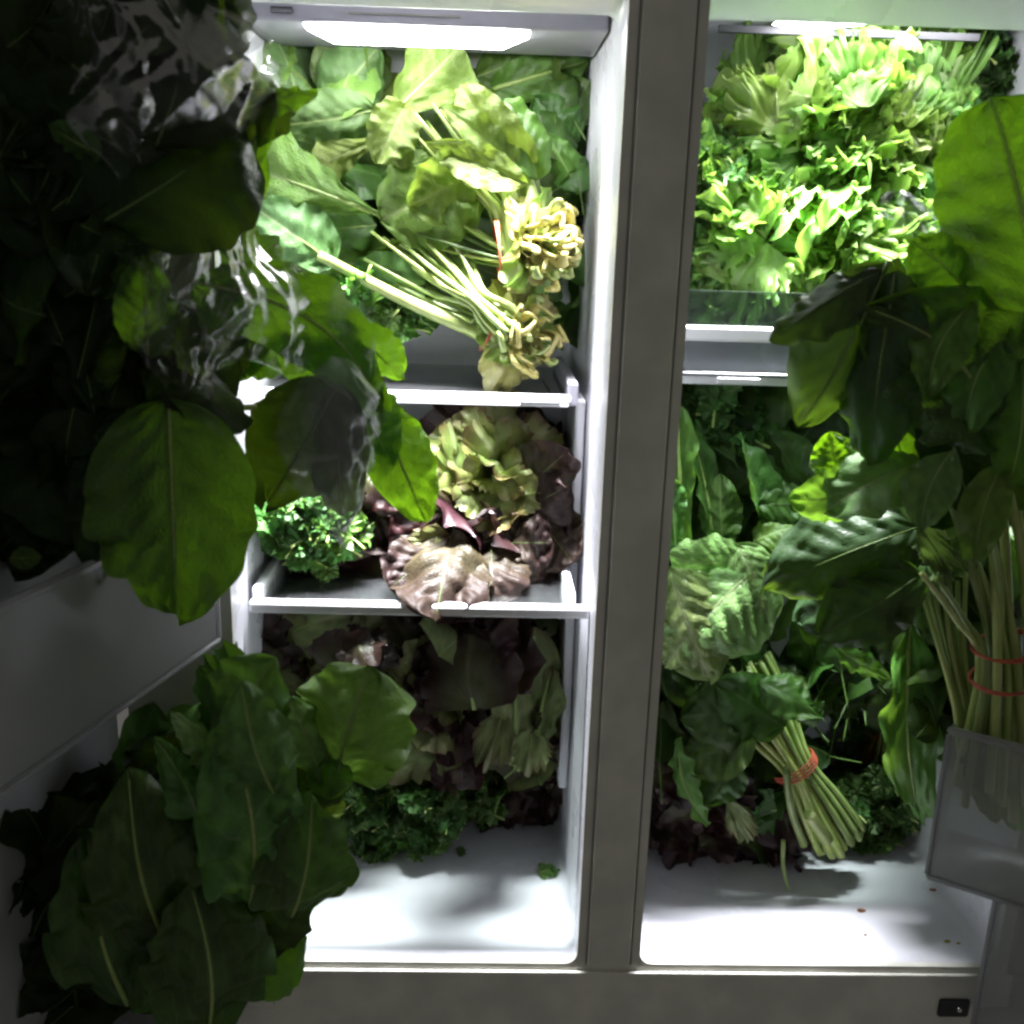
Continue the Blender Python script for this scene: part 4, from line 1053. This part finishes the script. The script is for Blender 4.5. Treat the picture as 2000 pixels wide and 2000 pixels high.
H(g, (1690, 960, -.05), (1540, 975, -.04), 120, 'spinach_lt', shape='ovate', bend=.6, roll=-30)
H(g, (1815, 900, -.08), (1610, 1000, -.06), 150, 'mustard_dull', shape='ovate', bend=.9, rip=.06, fold=.3, roll=25)
H(g, (1860, 930, -.09), (1800, 840, -.07), 110, 'mustard_dull', shape='ovate', bend=.8, rip=.06, roll=-30)
H(g, (1790, 1020, -.07), (1860, 1120, -.07), 90, 'mustard_dull', 'curl', spread=64, rip=.11, k=5, bend=.7)
H(g, (1790, 1030, -.03), (1495, 1150, .0), 190, 'collard_gl', shape='ovate', bend=1.2, cup=.7, rip=.04, nu=44, nv=26, roll=-10, twist=.5, side=.08, rib=.005, wave=.07)
H(g, (1760, 1100, -.01), (1560, 1215, .02), 170, 'collard_gl', shape='ovate', bend=1.1, cup=.6, rip=.04, roll=10, twist=-.4, rib=.005, wave=.07)
H(g, (1800, 1120, -.05), (1600, 1240, -.03), 170, 'spinach', shape='ovate', bend=.9, cup=.6, roll=-15)
H(g, (1720, 1130, -.04), (1690, 1250, -.03), 150, 'spinach', shape='ovate', bend=.8, cup=.4)
H(g, (1960, 760, -.10), (1850, 830, -.09), 120, 'mustard_dull', shape='ovate', bend=.8, fold=.4)
H(g, (1830, 760, -.11), (1900, 1010, -.1), 130, 'collard_shaded', shape='ovate', bend=.6)
H(g, (1950, 720, -.09), (1990, 500, -.08), 180, 'collard_shaded', shape='ovate', bend=.6)
for k, (x0, y0, x1, y1, r) in enumerate(((1925, 1455, 1905, 770, .0062), (1945, 1460, 1850, 960, .0055), (1965, 1470, 1920, 640, .007), (1900, 1450, 1830, 900, .0055),
                                         (1985, 1460, 1890, 900, .006), (1885, 1440, 1830, 1130, .005), (2010, 1470, 1960, 900, .006), (1915, 1450, 1870, 1010, .005),
                                         (1995, 1480, 1990, 1000, .006), (1935, 1470, 1940, 1050, .0055), (1870, 1420, 1800, 1120, .005), (2030, 1470, 2010, 1000, .006))):
    wx = 1930 + (x0 - 1930) * .8 + 22 + 9 * math.sin(k * 2.7); y0 += 0
    tube('stem', [at(x0 + (x0 - 1940) * .2 + 10, y0 + 90 + 22 * (k % 3), -.052 + .006 * (k % 4)), at(wx, 1300, -.075 + .008 * (k % 4)), at((wx + x1) / 2 + 10, (1300 + y1) / 2, -.08 + .01 * (k % 3)), at(x1, y1, -.1 + .012 * (k % 3))],
         r, r * .7, M[['stem', 'rib', 'stem', 'rib_pale'][k % 4]], g, 18, 8, .8, .04, k)
for k in range(7):
    tube('stem', [at(1880 + 5 * k, 1540, -.03), at(1868 + 6 * k, 1400, -.035), at(1835 + 8 * k, 1270, -.03 + .006 * (k % 3)), at(1785 + 17 * k, 1110 + 13 * (k % 3), -.02)], .0048, .003, M[['stem', 'rib_pale', 'rib'][k % 3]], g, 16, 7, .7, .06, 700 + k)
fill(g, 'broad', ['spinach', 'collard_shaded'], (1850, 1330), 60, 110, .06, .16, 16, .07, .11, 114, (0, -1), .9)
band(g, at(1965, 1262, -.068), Z + RGT * -.15, .036, .026, 2, seed=11, wob=.006, rr=.0018); band(g, at(1960, 1325, -.068), Z + RGT * -.2, .036, .026, 2, seed=12, wob=.008, rr=.0018)
for x0, y0, x1, y1, w_, m_, sd in ((1965, 640, 1885, 860, 120, 'spinach_lt', .15), (1995, 700, 1965, 960, 120, 'collard', -.1), (1900, 590, 1815, 780, 110, 'spinach_lt', .2),
                                  (1860, 880, 1800, 1040, 100, 'mustard_dull', .15), (1960, 900, 1905, 1110, 90, 'spinach_lt', .1)):
    H(g, (x0, y0, -.125), (x1, y1, -.125), w_, m_, shape='lance', bend=1.0, rip=.08, side=sd, fold=.2, rib=.012, up=.3)
fill(g, 'broad', ['collard_shaded', 'spinach'], (1920, 720), 110, 240, -.05, .02, 20, .08, .13, 111, (0, -1), .8)
fill(g, 'broad', ['collard_shaded', 'spinach'], (1910, 1130), 110, 160, .05, .16, 30, .08, .13, 113, (0, -1), .9)
fill(g, 'broad', ['collard_shaded', 'spinach', 'mustard_dull'], (1800, 1010), 90, 110, -.02, .04, 18, .07, .12, 112, (0, -1), .9)
H(g, (1920, 1480, -.04), (1945, 1610, -.04), 70, 'spinach_lt', shape='lance', bend=.4)
H(g, (1990, 1490, -.04), (1985, 1620, -.03), 130, 'spinach', shape='ovate', bend=.9)
H(g, (1890, 1440, -.05), (1930, 1560, -.04), 60, 'spinach', shape='lance', bend=.6)

# ---- left door: leaves in clear bags
g = thing('collard_greens', 'upper bag of dark collard leaves hanging on the left door, nearly black against the light', 'greens', tuple(at(200, 400, -.25)), 'collard bunches on the left door')
H(g, (318, 382, -.17), (492, 372, -.13), 125, 'collard', shape='ovate', bend=.5, cup=.2, roll=10)
H(g, (200, 300, -.22), (98, 245, -.22), 75, 'collard', shape='ovate', bend=.7, roll=-30)
H(g, (285, 215, -.21), (150, 175, -.21), 95, 'collard_shaded', shape='ovate', bend=.7)
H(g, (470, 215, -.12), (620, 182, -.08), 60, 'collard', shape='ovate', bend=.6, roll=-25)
H(g, (480, 300, -.15), (420, 205, -.15), 90, 'collard_shaded', shape='ovate', bend=.5)
H(g, (430, 330, -.15), (350, 250, -.17), 110, 'collard_shaded', shape='ovate', bend=.7)
H(g, (330, 420, -.17), (480, 440, -.14), 60, 'collard_shaded', shape='ovate', bend=.6, roll=40)
H(g, (240, 210, -.2), (110, 120, -.22), 110, 'collard_shaded', shape='ovate', bend=.7)
fill(g, 'broad', ['collard_shaded'], (170, 290), 190, 190, -.19, -.09, 46, .09, .15, 121, (-.3, -1), .9)
fill(g, 'broad', ['collard_shaded'], (370, 150), 90, 90, -.13, -.07, 12, .06, .10, 122, (.3, -1), .9)
fill(g, 'broad', ['collard_shaded'], (60, 600), 120, 400, -.18, -.10, 60, .10, .14, 123, (-.3, -1), .9)

fill(g, 'broad', ['collard_shaded'], (360, 60), 60, 90, -.16, -.10, 16, .07, .11, 127, (.2, -1), .8)
fill(g, 'broad', ['collard_shaded'], (60, 130), 110, 150, -.2, -.12, 18, .09, .13, 128, (-.2, -1), .8)
fill(g, 'broad', ['collard_shaded', 'collard'], (430, 290), 70, 110, -.12, -.06, 12, .06, .1, 129, (.2, -1), .8)
g = thing('collard_greens', 'middle bunch of broad collard leaves reaching from the left door into the light', 'greens', tuple(at(400, 800, -.2)), 'collard bunches on the left door')
H(g, (375, 550, -.15), (748, 800, -.06), 175, 'collard', shape='ovate', bend=.7, cup=.35, rip=.02, side=-.28, tooth=.0, nu=44, nv=26, rib=.008)
H(g, (560, 600, -.10), (735, 830, -.04), 170, 'collard', shape='ovate', bend=.8, cup=.3, rip=.02, nu=40, nv=22, roll=15)
H(g, (290, 695, -.17), (280, 498, -.17), 120, 'collard', shape='ovate', bend=.5, cup=.2)
H(g, (410, 660, -.16), (470, 560, -.14), 95, 'collard', shape='ovate', bend=.5)
H(g, (440, 560, -.12), (545, 470, -.08), 100, 'spinach_lt', shape='ovate', bend=.7, roll=-20)
H(g, (460, 540, -.12), (480, 430, -.1), 75, 'spinach_lt', shape='ovate', bend=.7, fold=.4)
H(g, (690, 640, -.03), (790, 735, .0), 95, 'collard', shape='ovate', bend=.7, roll=20)
H(g, (690, 740, -.05), (765, 905, -.03), 110, 'collard', shape='ovate', bend=.6, cup=.4, roll=15)
H(g, (735, 790, -.03), (832, 1020, -.02), 135, 'collard', shape='ovate', bend=.35, cup=.15, rip=.02, rib=.012)
H(g, (660, 745, -.10), (520, 985, -.08), 220, 'collard_shaded', shape='ovate', bend=.9, cup=.5, roll=-10, nu=36, nv=20)
H(g, (650, 760, -.09), (670, 1010, -.06), 120, 'collard_shaded', shape='ovate', bend=.8, cup=.4)
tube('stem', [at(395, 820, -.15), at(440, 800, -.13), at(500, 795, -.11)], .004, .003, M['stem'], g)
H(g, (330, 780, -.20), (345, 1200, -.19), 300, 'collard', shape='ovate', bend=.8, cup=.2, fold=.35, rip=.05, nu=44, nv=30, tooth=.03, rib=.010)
H(g, (250, 800, -.19), (200, 1130, -.21), 170, 'collard_shaded', shape='ovate', bend=.7, cup=.3)
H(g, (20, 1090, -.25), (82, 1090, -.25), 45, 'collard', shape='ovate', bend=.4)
fill(g, 'broad', ['collard_shaded'], (250, 760), 150, 80, -.16, -.10, 26, .08, .12, 124, (.2, 1), .9)
fill(g, 'broad', ['collard_shaded', 'collard'], (470, 640), 110, 60, -.07, -.02, 10, .05, .08, 125, (.5, -.3), .8)
fill(g, 'broad', ['collard_shaded'], (110, 960), 130, 110, -.20, -.12, 34, .09, .14, 126, (-.2, 1), .9)

g = thing('lettuce_bunch', 'big bagged bunch of dark green leaf lettuce bulging from the lower left door bin', 'greens', tuple(at(400, 1800, -.2)))
H(g, (655, 1530, -.11), (722, 1300, -.10), 235, 'romaine', shape='round', bend=.9, cup=.3, rip=.11, rf=4, tooth=.07, wave=.11, puck=.04, blister=.02, up=.6, nu=44, nv=30, rib=.010)
H(g, (415, 1500, -.15), (540, 1285, -.14), 200, 'romaine', shape='ovate', bend=.7, cup=.3, rip=.06, fold=.25, blister=.02, wave=.08, rib=.016, roll=-10, up=.5, nu=36, nv=20)
H(g, (500, 1440, -.12), (420, 1262, -.12), 220, 'spinach', 'curl', spread=75, rip=.07, k=4, teeth=.04, pw=2.6, bend=.7, crum=.05)
H(g, (385, 1595, -.19), (300, 1440, -.19), 100, 'romaine', shape='arrow', bend=.7, roll=20, up=.5)
H(g, (420, 1500, -.19), (330, 1390, -.19), 90, 'romaine', shape='lance', bend=.7, roll=40, up=.4)
H(g, (620, 1500, -.12), (560, 1360, -.12), 110, 'romaine', shape='ovate', bend=.8, up=.5)
H(g, (640, 1560, -.12), (650, 1470, -.11), 90, 'collard', shape='ovate', bend=.6)
H(g, (540, 1690, -.13), (630, 1580, -.11), 120, 'collard', shape='round', bend=.8, rip=.06)
H(g, (430, 1880, -.14), (590, 1600, -.12), 230, 'collard_shaded', shape='ovate', bend=.8, rip=.05, rib=.014, nu=36, nv=20)
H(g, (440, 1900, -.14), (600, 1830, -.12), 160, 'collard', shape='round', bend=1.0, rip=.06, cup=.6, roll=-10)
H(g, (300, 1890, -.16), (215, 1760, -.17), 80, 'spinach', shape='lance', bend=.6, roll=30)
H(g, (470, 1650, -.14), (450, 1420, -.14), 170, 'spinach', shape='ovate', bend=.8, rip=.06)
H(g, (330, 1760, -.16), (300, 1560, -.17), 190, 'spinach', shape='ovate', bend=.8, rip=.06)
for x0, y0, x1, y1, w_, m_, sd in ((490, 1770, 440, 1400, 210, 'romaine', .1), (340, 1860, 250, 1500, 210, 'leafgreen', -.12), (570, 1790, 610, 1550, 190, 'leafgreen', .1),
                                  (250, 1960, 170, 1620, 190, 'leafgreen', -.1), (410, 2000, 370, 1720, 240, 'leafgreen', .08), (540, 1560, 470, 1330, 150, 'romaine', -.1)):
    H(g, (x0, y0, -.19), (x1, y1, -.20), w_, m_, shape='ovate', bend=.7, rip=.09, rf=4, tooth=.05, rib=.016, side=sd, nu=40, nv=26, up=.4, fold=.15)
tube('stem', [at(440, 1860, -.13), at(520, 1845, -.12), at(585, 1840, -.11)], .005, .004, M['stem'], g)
fill(g, 'broad', ['collard_shaded', 'spinach', 'collard_shaded'], (390, 1620), 220, 200, -.11, -.04, 60, .08, .12, 131, (.2, -1), .9)
fill(g, 'broad', ['collard_shaded'], (150, 1780), 140, 200, -.17, -.09, 60, .10, .14, 132, (-.2, -1), .9)
g = thing('red_lettuce', 'faint reddish lettuce leaves seen through the mid bin of the left door', 'lettuce', tuple(at(60, 1300, -.3)), 'red lettuces')
fill(g, 'lettuce', ['red', 'greenred', 'red'], (50, 1310), 90, 80, -.24, -.18, 18, .05, .08, 133, (0, -1), 1.0)


# ---- clear plastic bags


def bag(label, corners, bulge, seed, amp=.0045, nu=70, nv=60, mat='bag', group='clear produce bags'):
    """thin crumpled sheet of a produce bag stretched over the leaves; corners given as sight line + depth, going round"""
    rng = random.Random(seed)
    A, B, C_, D = [np.array(at(*c)) for c in corners]
    u = np.linspace(0, 1, nu)[None, :, None]; v = np.linspace(0, 1, nv)[:, None, None]
    Pt = (A * (1 - u) + B * u) * (1 - v) + (D * (1 - u) + C_ * u) * v
    nrm = np.array((CAM - Vector(A + B + C_ + D) / 4).normalized())
    h = bulge * (np.sin(np.pi * u) * np.sin(np.pi * v)) ** .7
    for _ in range(12):
        a = rng.gauss(.9, .5); f = rng.uniform(1.5, 6)
        q = u * math.cos(a) + v * math.sin(a) * (nv / nu) + .06 * np.sin(5 * (u * math.sin(a) - v * math.cos(a)) + rng.uniform(0, 6))
        w = np.sin(f * q * 3.14 + rng.uniform(0, 6.28))
        h = h + amp * (3 / f) * ((1 - np.abs(w)) ** 1.6 * 2 - .6) * rng.choice((1, 1, -1)) * (.4 + .6 * np.sin(3 * u + 2 * v + rng.uniform(0, 6)) ** 2)
    e = rng.uniform(0, 6)
    Pt = Pt + h * nrm + .012 * np.sin(9 * v + 4 * u + e) * np.array(RGT) * (np.abs(u - .5) * 2) ** 2 + .012 * np.sin(8 * u + e * 2) * np.array(UPV) * (np.abs(v - .5) * 2) ** 2
    V = Pt.reshape(-1, 3); idx = np.arange(nu * nv).reshape(nv, nu)
    Fq = np.stack([idx[:-1, :-1], idx[:-1, 1:], idx[1:, 1:], idx[1:, :-1]], -1).reshape(-1, 4)
    o = link('plastic_bag', from_np('plastic_bag', V, Fq), None, M[mat])
    return tag(o, label, 'bag', group)


bag('clear glossy bag over the upper collard leaves of the left door', [(60, -30, -.22), (395, -20, -.17), (610, 165, -.11), (230, 430, -.21)], .05, 201)
bag('clear crumpled bag over the middle collard leaves of the left door', [(250, 470, -.20), (500, 410, -.13), (640, 700, -.11), (300, 760, -.20)], .04, 202)
bag('clear bag with glints behind the big chard leaf of the right door', [(1730, 390, -.06), (1960, 420, -.04), (1960, 640, -.06), (1800, 560, -.09)], .02, 204)
SEED[0] = 900
o = H(None, (640, 705, -.12), (665, 1030, -.09), 190, 'collard_shaded', shape='ovate', bend=1.2, cup=.8, rip=.08, blister=.03, rib=0, name='plastic_sheet', roll=-20, nu=44, nv=28)
o.data.materials.clear(); o.data.materials.append(M['bag_smooth'])
tag(o, 'milky wrinkled plastic sheet draped over a drooping collard leaf on the left door', 'plastic sheet')

# ---- scraps on the floor


def scrap(px, py, label, mat, kind='leaf', ln=.012, rot=0, seed=0):
    d = FWD + RGT * ((px - 1000) / FPX) - UPV * ((py - 1000) / FPX)
    P = CAM + d * ((.003 - CAM.z) / d.z)
    if kind == 'leaf':
        me = curl_mesh(mat, seed, spread=80, rip=.12, k=5, teeth=.2, tk=6, bend=.6, nth=36, nr=6, rib=.03, name='leaf_scrap')
        o = bpy.data.objects.new('leaf_scrap', me); COL.objects.link(o)
        place(o, P + Vector((0, 0, .001)), Vector((math.cos(rot), math.sin(rot), .35)), Vector((0, -.6, 1)), ln, None)
        tag(o, label, 'leaf scrap', 'scraps on the fridge floor')
    else:
        bm = bmesh.new(); bmesh.ops.create_icosphere(bm, subdivisions=2, radius=ln / 2)
        r = random.Random(seed)
        for v in bm.verts: v.co *= r.uniform(.7, 1.2); v.co.z *= .35; v.co.y *= .5
        bmesh.ops.translate(bm, vec=P, verts=bm.verts)
        o = bm_obj('crumb', bm, M[mat]); tag(o, label, 'crumb', 'scraps on the fridge floor')


scrap(1052, 1706, 'green curly leaf scrap on the white left floor beside the right wall', 'kale_lt', ln=.022, rot=0, seed=3)
scrap(1072, 1708, 'tiny leaf scrap just right of the curly scrap on the left floor', 'kale', ln=.016, rot=.5, seed=6)
scrap(893, 1668, 'tiny green scrap just in front of the parsley on the left floor', 'kale', ln=.014, rot=.3, seed=4)
scrap(1682, 1778, 'brown crumb alone in the middle of the right floor', 'crumb', 'crumb', .012, seed=5)
scrap(1850, 1838, 'ochre crumb on the right floor near the lowest bin', 'stem_yellow', 'crumb', .009, seed=6)
scrap(1872, 1842, 'small ochre crumb at the right beside the larger one', 'stem_yellow', 'crumb', .007, seed=7)
scrap(1822, 1738, 'reddish crumb on the right floor just below the chard bin corner', 'crumb', 'crumb', .010, seed=8)
scrap(1690, 1825, 'faint tan crumb near the front of the right floor', 'crumb', 'crumb', .005, seed=9)
f0 = at(1530, 1640, .17)
d = (FWD + RGT * ((1540 - 1000) / FPX) - UPV * ((1738 - 1000) / FPX)); f1 = CAM + d * ((.004 - CAM.z) / d.z)
o = tube('stem_scrap', [f0, f0.lerp(f1, .5) + RGT * -.004, f1], .0035, .0025, M['rib_pale'])
tag(o, 'single pale stem fallen from the spinach bunch onto the right floor', 'stem')
